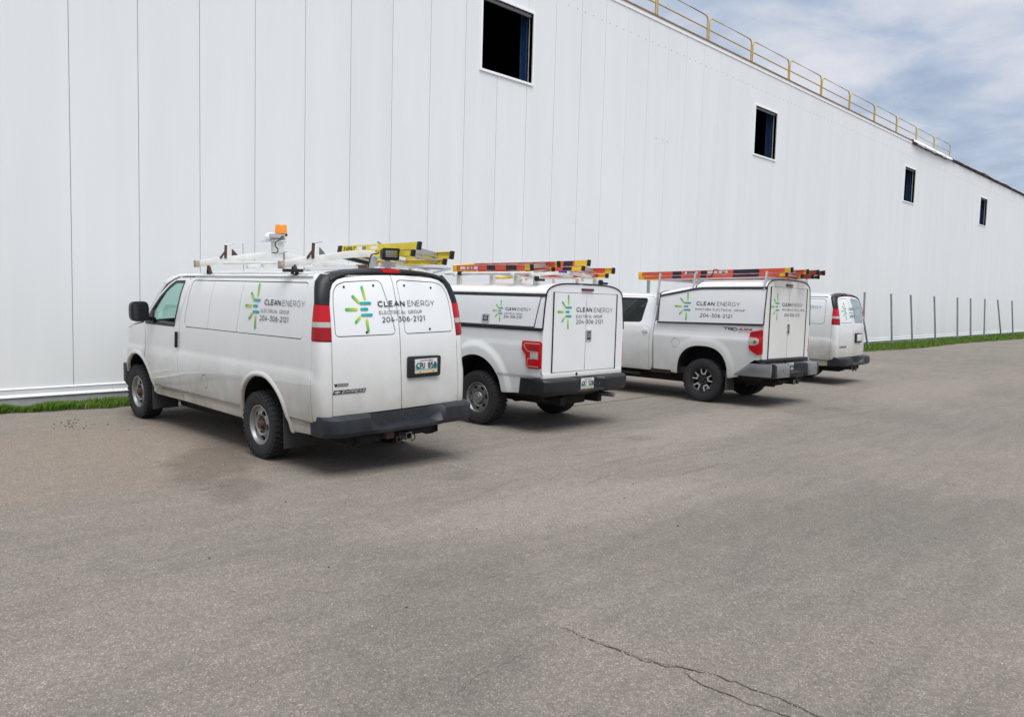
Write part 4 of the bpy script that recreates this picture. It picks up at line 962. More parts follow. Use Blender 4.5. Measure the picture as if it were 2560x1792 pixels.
    # roof and front
    rt = pchip([(-1.09, 2.115), (-.6, 2.122), (.6, 2.13), (1.8, 2.122), (2.3, 2.10), (2.62, 2.03), (2.75, 1.98)])
    roof = Surf(lambda x, y: (x, y, rt(y) + .065 * (1 - (x / .79) ** 2) - .012 * math.cos(x * 24) * .12), 1)
    patch('roof', [(-.785, -1.09), (.785, -1.09), (.785, 2.40), (.74, 2.60), (-.74, 2.60), (-.785, 2.40)], roof, PT, r, .10)
    ws = [(2.60, 2.09), (2.74, 2.00), (3.08, 1.70), (3.40, 1.455)]
    def wsf(u, k):
        k = min(max(k, 0), 2.999); i = int(k); f = k - i; a, b2 = ws[i], ws[i + 1]; y, z = a[0] + (b2[0] - a[0]) * f, a[1] + (b2[1] - a[1]) * f
        w = van_hw(y - .12, min(z, 2.1)) - .035; return (u * w, y + .16 * (1 - u * u) * (k / 3 + .3), z + .02 * (1 - u * u))
    WS = Surf(wsf, 1)
    patch('windscreen', [(-.95, .15), (.95, .15), (.95, 2.95), (-.95, 2.95)], WS, 'glass', r, .2, rim=0)
    patch('windscreen_pillar', [(-1.03, 0), (1.03, 0), (1.03, 3), (-1.03, 3)], WS, PT, r, .2, [[(-.93, .16), (.93, .16), (.93, 2.9), (-.93, 2.9)]], rim=.03)
    fr = [(3.38, 1.46), (3.72, 1.41), (3.98, 1.345), (4.09, 1.24), (4.15, 1.05), (4.17, .84), (4.17, .60)]
    def frf(u, k):
        k = min(max(k, 0), 5.999); i = int(k); f = k - i; a, b2 = fr[i], fr[i + 1]; y, z = a[0] + (b2[0] - a[0]) * f, a[1] + (b2[1] - a[1]) * f
        return (u * van_hw(y, z), y + .17 * (1 - u * u) * sm(k, 0, 2.5), z + .05 * (1 - u * u) * (1 - sm(k, 1.5, 3)))
    FS = Surf(frf, 1)
    patch('bonnet', [(-1, 0), (1, 0), (1, 3), (-1, 3)], FS, PT, r, .15, gap=.004)
    patch('grille', [(-.98, 3.05), (.98, 3.05), (.98, 6), (-.98, 6)], FS, 'black', r, .2)
    for s in (-1, 1): patch('head_lamp', [(s * .95, 3.4), (s * .55, 3.4), (s * .55, 5), (s * .95, 5)], FS, 'clear', r, .15, off=.012)
    rings = []
    for (x, y) in ((-.96, 4.12), (-.965, 4.24), (-.90, 4.36), (-.6, 4.43), (0, 4.46), (.6, 4.43), (.90, 4.36), (.965, 4.24), (.96, 4.12)):
        k = .16; rings.append([(x, y, .78), (x * .99, y + .02, .74), (x * .99, y + .02, .52), (x * .95, y - .03, .44), (x * .88, y - k, .44), (x * .88, y - k, .78)])
    MB().loft(rings).build('front_bumper', 'bumper', r, smooth=40)
    # cabin
    MB().box(-.88, .88, 1.93, 1.97, .45, 2.05).build('bulkhead', 'interior', r, smooth=0)
    MB().box(-.86, .86, 2.9, 3.35, .6, 1.40).build('dashboard', 'interior', r, bevel=.05)
    MB().box(-.86, .86, 1.97, 3.4, .42, .55).build('cab_floor', 'interior', r, smooth=0)
    for x in (-.48, .48):
        MB().box(x - .25, x + .25, 2.05, 2.55, .75, .95).build('seat_cushion', 'interior', r, bevel=.05)
        MB().box(x - .24, x + .24, 2.0, 2.14, .9, 1.52).box(x - .12, x + .12, 2.02, 2.12, 1.52, 1.72).build('seat_back', 'interior', r, bevel=.04)
    MB().tube([(-.42 + .19 * math.cos(a), 2.78 + .06 * math.sin(a), 1.30 + .17 * math.sin(a)) for a in [2 * PI * k / 20 for k in range(20)]], .016, 6, closed=True).build('steering_wheel', 'black', r)
    MB().box(-.78, .78, -1.15, 3.9, .40, .45).box(-.55, -.45, -1.25, 3.9, .30, .40).box(.45, .55, -1.25, 3.9, .30, .40).build('chassis', 'under', r, smooth=0)
    MB().box(-.60, .60, .55, 3.1, .23, .40).box(-.55, .30, -1.12, -.35, .30, .40).build('underbody_blocker', 'under', r, bevel=.04)  # added boxes that block light under the floor and deepen the van's shadow
    MB().tube([(-.75, 0, .387), (.75, 0, .387)], .05, 8).lathe([(-.14, .05), (-.1, .13), (.1, .13), (.14, .05)], 12, 'x', (0, 0, .387)).build('rear_axle', 'under', r)
    MB().tube([(.55, 1.0, .36), (.62, -.2, .34), (.70, -.9, .36)], .10, 10).build('exhaust_silencer', 'under', r)
    # rear doors
    for s in (-1, 1):
        e = door_edge(s, .655, 2.1); out = e + [(0, 1.4), (0, .655)] if s < 0 else e + [(0, 1.4), (0, .655)]
        if s < 0: win = rounded([(-.79, 1.475), (-.775, 1.80), (-.755, 1.93), (-.70, 2.005), (-.60, 2.036), (-.20, 2.055), (-.155, 2.03), (-.055, 1.50), (-.085, 1.475)], [.05, .02, .05, .04, .03, .03, .03, .03, .02], 4)
        else: win = rounded([(.79, 1.475), (.775, 1.80), (.755, 1.93), (.70, 2.005), (.60, 2.036), (.10, 2.06), (.05, 2.03), (.075, 1.50), (.10, 1.475)], [.05, .02, .05, .04, .03, .03, .03, .03, .02], 4)
        d = patch('rear_door', out, VAN_REAR, PT, r, .05, [win], gap=.005)
        if s > 0 and not front_van: patch('rear_window', win, VAN_REAR, 'glass_green', d, .06, gap=.003, off=-.004)
        else: patch('window_blank', win, VAN_REAR, PT, d, .06, gap=.0045, off=-.002)
        if front_van:
            for (x, z) in (((-.62, 1.985), (-.26, 2.00), (-.42, 1.51)) if s < 0 else ((.15, 2.00), (.53, 1.975), (.43, 1.515))):
                p = VAN_REAR.at(x, z, 0); MB().lathe([(-.010, .004), (-.008, .011), (.0, .013)], 10, 'y', tuple(p)).build('bolt', 'black', d)
    patch('door_lining', [(-.82, .62), (.82, .62), (.81, 1.8), (.70, 2.06), (.4, 2.11), (-.4, 2.11), (-.70, 2.06), (-.81, 1.8)], VAN_REAR, 'gap', r, .15, off=-.02, rim=0)
    # black cap over the doors with the high brake lamp
    def capf(x, k):
        lo = 2.118 - .030 * (abs(x) / .62) ** 4 - .03 * sm(abs(x), .55, .85); y0 = VAN_YB(lo) + .035 * (x / .8) ** 2; hi = rt(-1.06) + .065 * (1 - (x / .79) ** 2) + .006 - .09 * sm(abs(x), .70, .92)
        c = max(0, min(1, k)); return (x, y0 - .022 * math.sin(c * PI) + (-1.00 - y0) * (1 - math.cos(c * PI / 2)), lo + (hi - lo) * math.sin(c * PI / 2) + .004)
    CP = Surf(capf, 1)
    patch('roof_cap', [(-.765, 0), (.765, 0), (.765, 1), (-.765, 1)], CP, 'black', r, .08, rim=.02)
    patch('brake_lamp', rounded([(-.10, .12), (.14, .12), (.14, .75), (-.10, .75)], .06, 4), CP, 'red_dark', r, .06, off=.006)
    # rear bumper with a step in the middle
    rings = []
    horn = [(-1.32, .655), (-1.47, .660), (-1.525, .635), (-1.535, .50), (-1.49, .452), (-1.33, .452)]; mid = [(-1.36, .650), (-1.372, .645), (-1.380, .510), (-1.53, .495), (-1.535, .455), (-1.33, .452)]
    for (x, dy, u) in ((-.98, .21, 0), (-.98, .16, 0), (-.945, .08, 0), (-.87, .02, 0), (-.78, 0, 0), (-.50, 0, 0), (-.46, 0, .3), (-.38, 0, 1), (.38, 0, 1), (.46, 0, .3), (.50, 0, 0), (.78, 0, 0), (.87, .02, 0), (.945, .08, 0), (.98, .16, 0), (.98, .21, 0)):
        rings.append([(x, h[0] + (q[0] - h[0]) * u + dy, h[1] + (q[1] - h[1]) * u) for h, q in zip(horn, mid)])
    bmp = MB().loft(rings).build('rear_bumper', 'bumper', r, bevel=.008, smooth=40)
    rr = random.Random(3); mb = MB()
    for k in range(150):
        x, z = rr.uniform(-.30, .33), rr.uniform(.52, .635); y = -1.380 + (z - .505) / .14 * .008; a = rr.uniform(0, 3); d = rr.uniform(.004, .010)
        mb.bar((x - d * math.cos(a), y - .003, z - d * .7 * math.sin(a)), (x + d * math.cos(a), y - .003, z + d * .7 * math.sin(a)), .005, .004, (0, 1, 0))
    tag(mb.build('tread_pattern', 'flap', bmp, smooth=0), kind='stuff')
    h = empty('tow_hitch', parent=r)
    MB().bar((-.52, -1.30, .375), (.52, -1.30, .375), .06, .07).build('cross_tube', 'under', h, bevel=.006)
    for x in (-.52, .52): MB().prism([(-1.36, .34), (-1.24, .30), (-1.0, .34), (-1.0, .44), (-1.36, .44)], lambda y, z: (x - .005, y, z), lambda y, z: (x + .005, y, z)).build('side_plate', 'under', h, smooth=0)
    rc = MB(); w, t_ = .040, .009
    for (a0, a1, b0, b1) in ((-w, w, w - t_, w), (-w, w, -w, -w + t_), (-w, -w + t_, -w + t_, w - t_), (w - t_, w, -w + t_, w - t_)): rc.box(.03 + a0, .03 + a1, -1.47, -1.28, .365 + b0, .365 + b1)
    rc.build('receiver', 'steel_dark', h, smooth=0)
    for x in (-.08, .11): MB().tube([(x + .032 * math.cos(a), -1.43, .335 + .035 * math.sin(a)) for a in [2 * PI * k / 12 for k in range(12)]], .007, 6, closed=True).build('safety_ring', 'rust', h)
    MB().box(-.25, -.15, -1.44, -1.38, .36, .43).build('wiring_socket', 'rust', h, bevel=.006)
    # plate in its black surround, badges
    f = empty('plate_surround', parent=r); y = -1.385
    MB().prism(rounded([(.075, .985), (.535, .985), (.545, 1.215), (.085, 1.225)], .03, 4), lambda x, z: (x, -1.36, z), lambda x, z: (x, -1.395, z)).build('surround', 'bumper', f, bevel=.006)
    plate(r, .165, .480, 1.03, 1.19, -1.402, 'CPU 858', 'licence_plate') if front_van else MB().box(.165, .480, -1.408, -1.396, 1.03, 1.19).build('licence_plate', 'plate_white', r, bevel=.002)
    b = empty('badge', parent=r); S = VAN_REAR
    patch('badge_backing', [(-.845, .885), (-.47, .885), (-.455, .925), (-.83, .925)], S, 'black_gloss', b, .05, off=.006, rim=.006)
    lettering('lettering', 'EXPRESS', S, -.745, -.475, .891, .919, .18, 'silver_ink', b, off=.008, slant=.25)
    patch('emblem', [(-.832, .899), (-.812, .899), (-.812, .893), (-.785, .893), (-.785, .899), (-.765, .899), (-.758, .911), (-.778, .911), (-.778, .917), (-.805, .917), (-.805, .911), (-.825, .911)], S, 'silver_ink', b, .05, off=.008, rim=0)
    if front_van:
        q = rounded([(-.80, .965), (-.665, .965), (-.665, .992), (-.80, .992)], .005, 2)
        patch('badge_outline', q, S, 'black_gloss', b, .05, [shrink(q, .004)], off=.005, rim=.003)
        patch('badge_outline', [(-.825, .992), (-.80, .992), (-.80, .968), (-.812, .962), (-.82, .970)], S, 'black_gloss', b, .05, off=.005, rim=.003)
        for k in range(7): patch('badge_letter', rect(-.788 + .017 * k, -.777 + .017 * k, .972, .985), S, 'steel_dark', b, .05, off=.004, rim=0)
    # wheels stand level on the ground although the body leans
    for (x, y) in ((-.86, 0), (.86, 0), (-.86, 3.66), (.86, 3.66)): wheel(r, 'gm', x, y, .387 - roll * x, 0, .3 + y)
    return r
VAN_POSE = ((5.755, 8.271), -.042, .026)
van1 = van('cargo_van', 'nearest white cargo van with amber beacon and yellow ladder on its roof', 'white cargo vans', *VAN_POSE, True, True)
SL = van_surfs(-1)[0]
sign(SL, van1, -1, (.11, 1.755, .98), (-.13, -.49, 1.772, 1.835), (-.53, -.985, 1.772, 1.835), (-.07, -.685, 1.688, 1.728), 'ELECTRICAL GROUP', (-.05, -.68, 1.597, 1.657))
sign(VAN_REAR, van1, 1, (-.455, 1.752, .92), (-.25, .11, 1.772, 1.835), (.15, .54, 1.772, 1.835), (-.24, .34, 1.692, 1.73), 'ELECTRICAL GROUP', (-.215, .37, 1.607, 1.665), bar_off=.006)

# roof rack of the nearest van
rk = empty('roof_rack', parent=van1)
def arched(y, wl, wr, pk, ze, z1, w=.06, h=.078):
    """peaked cross bar from x=-wl to x=wr"""
    n = 18; rings = []
    for i in range(n + 1):
        x = -wl + (wl + wr) * i / n; u = abs(x - pk) / (wl + pk if x < pk else wr - pk); z = ze + (z1 - ze) * (1 - u ** 1.25)
        rings.append([(x, y - w / 2, z - h / 2), (x, y + w / 2, z - h / 2), (x, y + w / 2, z + h / 2), (x, y - w / 2, z + h / 2)])
    return MB().loft(rings)
arched(-.55, .95, 1.05, .12, 2.215, 2.365).build('cross_bar', 'rack_white', rk, bevel=.006)
arched(1.56, .95, 1.05, .12, 2.24, 2.385).build('cross_bar', 'rack_white', rk, bevel=.006)
arched(.55, .80, .90, .10, 2.20, 2.27, .04, .045).build('cross_bar', 'rack_white', rk, bevel=.005)
for y in (-.55, 1.56):
    zz = 2.212 if y < 0 else 2.24
    MB().box(-.99, -.94, y - .034, y + .034, zz - .042, zz + .042).build('bar_end', 'rack_end', rk, bevel=.006)
    for sx in (-1, 1):
        MB().bar((sx * .80, y - .05, 2.10), (sx * .82, y - .02, 2.215), .035, .03).bar((sx * .78, y + .10, 2.11), (sx * .80, y + .03, 2.22), .03, .03).build('foot', 'rust' if sx < 0 else 'rack_white', rk, bevel=.004)
    # hold-down hook: upright, brace, rod and stop plate
    x = -.60; zb = zz + .075
    MB().bar((x, y - .03, zb), (x, y - .05, zb + .17), .030, .022, (0, 1, 0)).bar((x - .07, y - .03, zb), (x - .005, y - .045, zb + .09), .024, .018, (0, 1, 0)).build('hook', 'rust', rk, bevel=.004)
    MB().tube([(x - .01, y - .045, zb + .165), (x + .10, y - .06, zb + .19)], .008, 6).build('hook_rod', 'steel_dark', rk)
    MB().prism([(x + .10, zb - .01), (x + .22, zb + .01), (x + .105, zb + .125)], lambda a, b: (a, y - .008, b), lambda a, b: (a, y + .008, b)).build('stop_plate', 'rust' if y > 0 else 'steel_dark', rk, smooth=0)
    MB().tube([(-.93, y, zz + .03), (-.93, y, zz + .13), (-.89, y, zz + .15)], .009, 6).build('hook_rod', 'steel_dark', rk) if y < 0 else None
for x in (.42, .90): MB().tube([(x, -.62, 2.40 - .1 * (x > .6)), (x - .16, -.58, 2.50 - .1 * (x > .6))], .010, 6).build('hook_rod', 'steel_dark', rk)
for x in (-.62, .70): MB().tube([(x, -.55, 2.235), (x, 1.56, 2.255)], .018, 8).build('side_rail', 'rack_white', rk)
MB().tube([(-.86, -.84, 2.165), (-.2, -.88, 2.195)], .019, 8).build('pull_rod', 'rack_alu', rk)
MB().tube([(.35, -.80, 2.22), (1.15, -.78, 2.205)], .019, 8).build('pull_rod', 'rack_alu', rk)
MB().bar((1.18, -.80, 2.205), (.80, -.95, 2.15), .022, .022).build('pull_arm', 'rack_alu', rk)
MB().box(-.22, -.12, -.92, -.84, 2.17, 2.225).build('pivot', 'rust', rk, bevel=.01)
MB().box(-.93, -.76, -.66, -.50, 2.135, 2.17).build('latch', 'black', rk, bevel=.01)
MB().box(.0, .22, -.98, -.96, 2.20, 2.25).build('rack_label', 'trim', rk, bevel=.004)
# work lamp looking back
for x0, x1 in ((-.13, -.06), (.12, .10)):
    MB().bar((x0, -.98, 2.17), (x1, -.98, 2.31), .075, .012, (0, 1, 0)).build('lamp_leg', 'rack_alu', rk, smooth=0)
MB().loft([[(-.02, -1.06, 2.275), (.215, -1.06, 2.275), (.235, -1.06, 2.415), (.0, -1.06, 2.415)], [(.02, -.96, 2.30), (.18, -.96, 2.30), (.18, -.96, 2.395), (.02, -.96, 2.395)]]).build('work_lamp', 'black', rk, bevel=.012)
MB().box(.025, .185, -1.066, -1.062, 2.310, 2.385).build('lamp_glass', 'steel', rk, bevel=.002)
MB().tube(spline([(.0, -.97, 2.36), (-.05, -.99, 2.345), (-.11, -.99, 2.335), (-.14, -1.0, 2.28), (-.17, -1.0, 2.19)], 5), .008, 6).build('lamp_cable', 'black', rk)
# beacon tower
MB().box(.07, .22, 1.51, 1.60, 2.41, 2.55).build('beacon_post', 'rack_white', rk, bevel=.006)
MB().box(-.03, .24, 1.48, 1.66, 2.548, 2.562).build('beacon_tray', 'rack_alu', rk, bevel=.003)
MB().lathe([(1.50, .052), (1.53, .056), (1.62, .056), (1.65, .04)], 20, 'y', (.05, 0, 2.615)).build('lamp_housing', 'trim', rk)
MB().box(-.01, .22, 1.47, 1.50, 2.575, 2.655).build('lamp_face', 'chrome', rk, bevel=.008)
MB().lathe([(2.640, .080), (2.652, .084), (2.655, .080), (2.770, .076), (2.782, .068), (2.785, .001)], 24, 'z', (.205, 1.56, 0)).build('beacon', 'amber', rk)
MB().lathe([(2.628, .075), (2.652, .088), (2.660, .088)], 24, 'z', (.205, 1.56, 0)).build('beacon_base', 'black', rk)
MB().tube(spline([(.18, 1.46, 2.63), (.15, 1.44, 2.585), (.06, 1.44, 2.55), (.06, 1.45, 2.49), (.10, 1.46, 2.45), (.09, 1.47, 2.41), (.02, 1.48, 2.40)], 5), .008, 6).build('beacon_cable', 'black', rk)
MB().tube([(-.25, 1.75, 2.17), (-.25, 1.75, 2.52)], .004, 6).build('aerial', 'steel_dark', van1)

def pose(o):
    bpy.context.view_layer.update(); return o.matrix_world.copy()
def place(x, y, z, yaw=0, roll=0, pitch=0): return Matrix.Translation((x, y, z)) @ Matrix.Rotation(yaw, 4, 'Z') @ Matrix.Rotation(roll, 4, 'Y') @ Matrix.Rotation(pitch, 4, 'X')
def ladder_at(*a, **k): return step_ladder(*a, **k)
LG = 'ladders lying on the roof racks'
ladder_at('step_ladder', 'short yellow fibreglass step ladder with black feet on the nearest van', LG, pose(van1), place(.445, -1.40, 2.285, 0, .19, .0), 1.62, .50, .45, 'fg_yellow', 'fg_yellow', .16, 'black',
          tapes=(), stickers=((1.10, 1.20, 'sticker', 2), (.78, .92, 'sticker', 2), (1.02, 1.10, 'steel_dark', 2)), word=('EVERLIT', 1.50, 1.24), steps=5)

# far van
van4 = van('cargo_van', 'far white cargo van at the right end of the row, with no rack', 'white cargo vans', (20.153, 8.757), .033, -.003, True, False)
sign(SL, van4, -1, (.10, 1.79, .95), (-.05, -.40, 1.80, 1.865), (-.44, -.90, 1.80, 1.865), (-.02, -.62, 1.71, 1.75), 'ELECTRICAL GROUP', (-.0, -.62, 1.62, 1.68))
sign(VAN_REAR, van4, 1, (-.50, 1.76, .80), (-.22, .10, 1.78, 1.84), None, (-.22, .12, 1.70, 1.735), 'ELECTRICAL', (-.22, .12, 1.60, 1.665), bar_off=.006)

# ================================================================ pickup trucks with toppers
def cab(r, PT, y0, zt, hwf, arch_y, wmat, dz):
    """crew cab from its rear wall at y0 forwards; zt is the roof height"""
    A = arcp(arch_y, .45, .54, .58, 0, 180, 20); A = [p for p in A if p[1] > .50]; yd, yf = y0 + 1.06, y0 + 2.12
    w1 = rounded([(y0 + .32, 1.46 + dz), (y0 + .98, 1.44 + dz), (y0 + .98, 1.925 + dz), (y0 + .30, 1.925 + dz), (y0 + .27, 1.88 + dz)], [.05, .02, .02, .02, .05], 4)
    w2 = rounded([(yd + .06, 1.44 + dz), (yd + 1.05, 1.42 + dz), (yd + .80, 1.60 + dz), (yd + .36, 1.88 + dz), (yd + .22, 1.925 + dz), (yd + .06, 1.925 + dz)], .03, 3)
    for s in (-1, 1):
        S = Surf(lambda y, z: (s * hwf(y, z), y, z), s)
        pil = [(y0, .52), (y0 + .08, .50), (y0 + .09, .8), (y0 + .085, 1.2), (y0 + .04, 1.34), (y0 + .045, 1.88 + dz), (y0 + .17, 1.968 + dz), (yd + .30, 1.968 + dz), (yd + .55, 1.86 + dz), (yd + .95, 1.60 + dz), (yd + 1.20, 1.44 + dz), (yd + 1.20, 1.47 + dz), (yd + .93, 1.66 + dz), (yd + .52, 1.93 + dz), (yd + .30, zt - .015), (y0 + .05, zt - .015), (y0, zt - .06)]
        patch('cab_side', pil, S, PT, r, .06, gap=.003)
        d1 = [(y0 + .08, .50), (yd, .50), (yd, 1.968 + dz), (y0 + .17, 1.968 + dz), (y0 + .045, 1.88 + dz), (y0 + .04, 1.34), (y0 + .085, 1.2), (y0 + .09, .8)]
        d = patch('rear_cab_door', d1, S, PT, r, .06, [w1], gap=.004); patch('door_window', w1, S, wmat, d, .1, off=-.008, rim=0)
        patch('window_seal', shrink(w1, -.010), S, 'black', d, .1, [shrink(w1, .016)], off=.002, rim=.01)
        hy = y0 + .12; MB().bar(S.at(hy, 1.285, .012), S.at(hy + .12, 1.285, .012), .030, .075).build('door_handle', PT, d, bevel=.012)
        d2 = [(yd, .50), (yf + .05, .50), (yf + .10, .95), (yf + .13, 1.43 + dz), (yd + .95, 1.60 + dz), (yd + .55, 1.86 + dz), (yd + .30, 1.968 + dz), (yd, 1.968 + dz)]
        d = patch('front_cab_door', d2, S, PT, r, .06, [w2], gap=.004); patch('door_window', w2, S, 'glass', d, .1, off=-.008, rim=0)
        patch('window_seal', shrink(w2, -.010), S, 'black', d, .1, [shrink(w2, .016)], off=.002, rim=.01)
        MB().bar(S.at(yd + .12, 1.285, .012), S.at(yd + .24, 1.285, .012), .030, .075).build('door_handle', PT, d, bevel=.012)
        wing = [(yf + .05, .50)] + [p for p in A[::-1]] + [(arch_y + .60, .55), (arch_y + .86, .62), (arch_y + .88, 1.0), (arch_y + .80, 1.20), (arch_y + .55, 1.29), (yf + .13, 1.40 + dz), (yf + .10, .95)]
        patch('front_wing', wing, S, PT, r, .06, gap=.004)
        rings = [[(s * (hwf(y, z) - .01), y, z), (s * .6, y, z)] for y, z in A]; n = len(rings)
        MB().add([p for q in rings for p in q], [(2 * i, 2 * i + 1, 2 * i + 3, 2 * i + 2) for i in range(n - 1)]).add([q[1] for q in rings], [tuple(range(n))]).build('wheel_well', 'gap', r, smooth=0)
        patch('cab_lining', [(y0 + .02, .52), (yf + .04, .52), (yf + .10, 1.38), (y0 + .02, 1.38)], S, 'gap', r, .2, off=-.03, rim=0)
        patch('pillar_lining', [(y0 + .02, 1.38), (y0 + .25, 1.38), (y0 + .25, 1.94 + dz), (y0 + .02, 1.94 + dz)], S, 'gap', r, .2, off=-.03, rim=0)
        MB().box(min(s * .74, s * .98), max(s * .74, s * .98), y0 + .3, yf - .1, .38, .43).build('running_board', 'under', r, bevel=.015)
        m = empty('door_mirror', parent=r)
        MB().box(s * 1.17 - .12, s * 1.17 + .12, yd + .86, yd + 1.0, 1.40 + dz, 1.66 + dz).build('mirror_housing', 'black', m, bevel=.04)
        MB().bar((s * .95, yd + .95, 1.46 + dz), (s * 1.1, yd + .93, 1.48 + dz), .06, .05).build('mirror_arm', 'black', m, bevel=.01)
    ru = hwf(y0 + .8, zt - .02)
    RF = Surf(lambda x, y: (x, y, zt - .02 + .035 * (1 - (x / ru) ** 2) - .05 * sm(y, yd + .1, yd + .45)), 1)
    patch('cab_roof', rect(-ru, ru, y0, yd + .36), RF, PT, r, .12)
    rw = [(-.97, .52), (.97, .52), (.97, 1.4), (.80, zt - .12), (.72, zt - .02), (-.72, zt - .02), (-.80, zt - .12), (-.97, 1.4)]
    patch('cab_rear_wall', rw, Surf(lambda x, z: (x, y0 + .004, z), 1), PT, r, .2, [rounded(rect(-.6, .6, 1.5, zt - .16), .06, 3)])
    patch('rear_window', rounded(rect(-.6, .6, 1.5, zt - .16), .06, 3), Surf(lambda x, z: (x, y0 + .010, z), 1), 'glass_dark', r, .3, rim=0)
    ws = [(yd + .32, zt - .03), (yd + .55, 1.93 + dz), (yd + .97, 1.64 + dz), (yd + 1.24, 1.44 + dz)]
    def wf(u, k):
        k = min(max(k, 0), 2.999); i = int(k); f = k - i; a, b = ws[i], ws[i + 1]; y, z = a[0] + (b[0] - a[0]) * f, a[1] + (b[1] - a[1]) * f
        return (u * hwf(y - .1, z), y + .14 * (1 - u * u) * (k / 3 + .2), z)
    patch('windscreen', [(-.97, .1), (.97, .1), (.97, 2.98), (-.97, 2.98)], Surf(wf, 1), 'glass', r, .2, rim=0)
    fr = [(yd + 1.20, 1.45 + dz), (arch_y + .2, 1.36), (arch_y + .60, 1.29), (arch_y + .80, 1.20), (arch_y + .88, 1.0), (arch_y + .90, .58)]
    def ff(u, k):
        k = min(max(k, 0), 4.999); i = int(k); f = k - i; a, b = fr[i], fr[i + 1]; y, z = a[0] + (b[0] - a[0]) * f, a[1] + (b[1] - a[1]) * f
        return (u * hwf(y, z), y + .12 * (1 - u * u) * sm(k, 0, 3), z + .05 * (1 - u * u) * (1 - sm(k, 2, 3)))
    patch('bonnet', [(-1, 0), (1, 0), (1, 3), (-1, 3)], Surf(ff, 1), PT, r, .15, gap=.004)
    patch('grille', [(-1, 3), (1, 3), (1, 5), (-1, 5)], Surf(ff, 1), 'black', r, .2)
    MB().box(-.98, .98, arch_y + .80, arch_y + 1.02, .46, .70).build('front_bumper', 'grey_bumper', r, bevel=.05)
    MB().box(-.84, .84, yf - .25, yf + .2, .6, 1.34).build('dashboard', 'interior', r, bevel=.05)
    for x in (-.45, .45):
        for yy in (y0 + .25, yd + .15): MB().box(x - .25, x + .25, yy, yy + .14, .8, 1.58).box(x - .12, x + .12, yy + .02, yy + .12, 1.58, 1.75).build('seat_back', 'interior', r, bevel=.04)

def topper(r, CM, base, hwf, trim, roofz, y_front, y_rear, door, posts, DM, frame_z0):
    """fibreglass topper: sides, roof shell, rear frame and a pair of full height doors"""
    for s in (-1, 1):
        S = Surf(lambda y, z: (s * hwf(z), y, z), s)
        n = 12; top = [(y_rear + (y_front - y_rear) * i / n, trim(y_rear + (y_front - y_rear) * i / n) - .012) for i in range(n + 1)]
        patch('topper_side', [(y_rear, base(y_rear)), (y_front, base(y_front))] + top[::-1], S, CM, r, .07)
        mb = MB(); rings = []
        for (y, z) in top:
            z += .012; x = hwf(z); rings.append([(s * (x - .02), y, z - .026), (s * (x + .014), y, z - .022), (s * (x + .014), y, z + .020), (s * (x - .02), y, z + .024)])
        mb.loft(rings).build('black_trim', 'black_gloss', r, smooth=0)
        MB().bar((s * (hwf(base(y_rear)) - .006), y_rear, base(y_rear) - .008), (s * (hwf(base(y_front)) - .006), y_front, base(y_front) - .008), .035, .026).build('base_seal', 'black', r, smooth=0)
    def rf(th, y):
        u = math.sin(max(-1, min(1, th)) * PI / 2); zt = trim(y); x = hwf(zt + .012)
        return (x * u, y, zt + .012 + (roofz(y) - zt) * math.sqrt(max(0, 1 - abs(u) ** 4.2)))
    patch('topper_roof', rect(-1, 1, y_rear, y_front), Surf(rf, 1), CM, r, .055, rim=.02)
    fw = [(-hwf(base(y_front)), base(y_front)), (hwf(base(y_front)), base(y_front))] + [rf(1 - 2 * k / 14, y_front)[::2] for k in range(15)]
    patch('topper_front', fw, Surf(lambda x, z: (x, y_front - .01, z), -1), CM, r, .2)
    R = Surf(lambda x, z: (x, y_rear - .004, z), 1)
    outline = [(posts, frame_z0), (posts, base(y_rear) - .03), (hwf(base(y_rear)) + .0, base(y_rear) - .028)] + [(hwf(z), z) for z in (1.75, trim(y_rear) - .1)] + [rf(1 - 2 * k / 22, y_rear)[::2] for k in range(12)]
    outline = outline + [(-x, z) for x, z in outline[::-1][1:]]
    dw, z0, z1 = door
    opening = rect(-dw, dw, z0, z1)
    patch('rear_frame', outline, R, DM, r, .08, [opening], rim=.04)
    for s in (-1, 1):
        d = patch('rear_door', rect(-dw, 0, z0, z1) if s < 0 else rect(0, dw, z0, z1), R, DM, r, .12, gap=.007, off=.006, rim=.02)
        if s < 0: d0 = d
    patch('door_lining', rect(-dw - .03, dw + .03, z0 - .02, z1 + .03), R, 'gap', r, .3, off=-.02, rim=0)
    for s in (-1, 1): MB().box(min(s * dw, s * (dw - .011)), max(s * dw, s * (dw - .011)), y_rear - .022, y_rear - .002, z0, z1).build('door_seal', 'black', r, smooth=0)
    e = [(-hwf(base(y_rear)), y_rear - .004, base(y_rear) - .02)] + [(-hwf(z), y_rear - .004, z) for z in (1.75, trim(y_rear) - .1)] + [(rf(-1 + 2 * k / 30, y_rear)[0], y_rear - .004, rf(-1 + 2 * k / 30, y_rear)[2]) for k in range(31)]
    e += [(hwf(z), y_rear - .004, z) for z in (trim(y_rear) - .1, 1.75)] + [(hwf(base(y_rear)), y_rear - .004, base(y_rear) - .02)]
    MB().tube(e, .0115, 6).build('edge_seal', 'black', r)
    return R, d0, rf
def latch(parent, S, a, b, w, h, off=.004):
    q = rounded(rect(a - w / 2, a + w / 2, b - h / 2, b + h / 2), .012, 3)
    e = patch('latch', q, S, 'black', parent, .05, off=off, rim=.006)
    patch('latch_frame', q, S, 'rack_alu', e, .05, [shrink(q, .022)], off=off + .006, rim=.008)
    patch('latch_paddle', rounded(rect(a - w * .22, a + w * .22, b - h * .20, b + h * .26), .005, 2), S, 'steel', e, .05, off=off + .008, rim=.008)

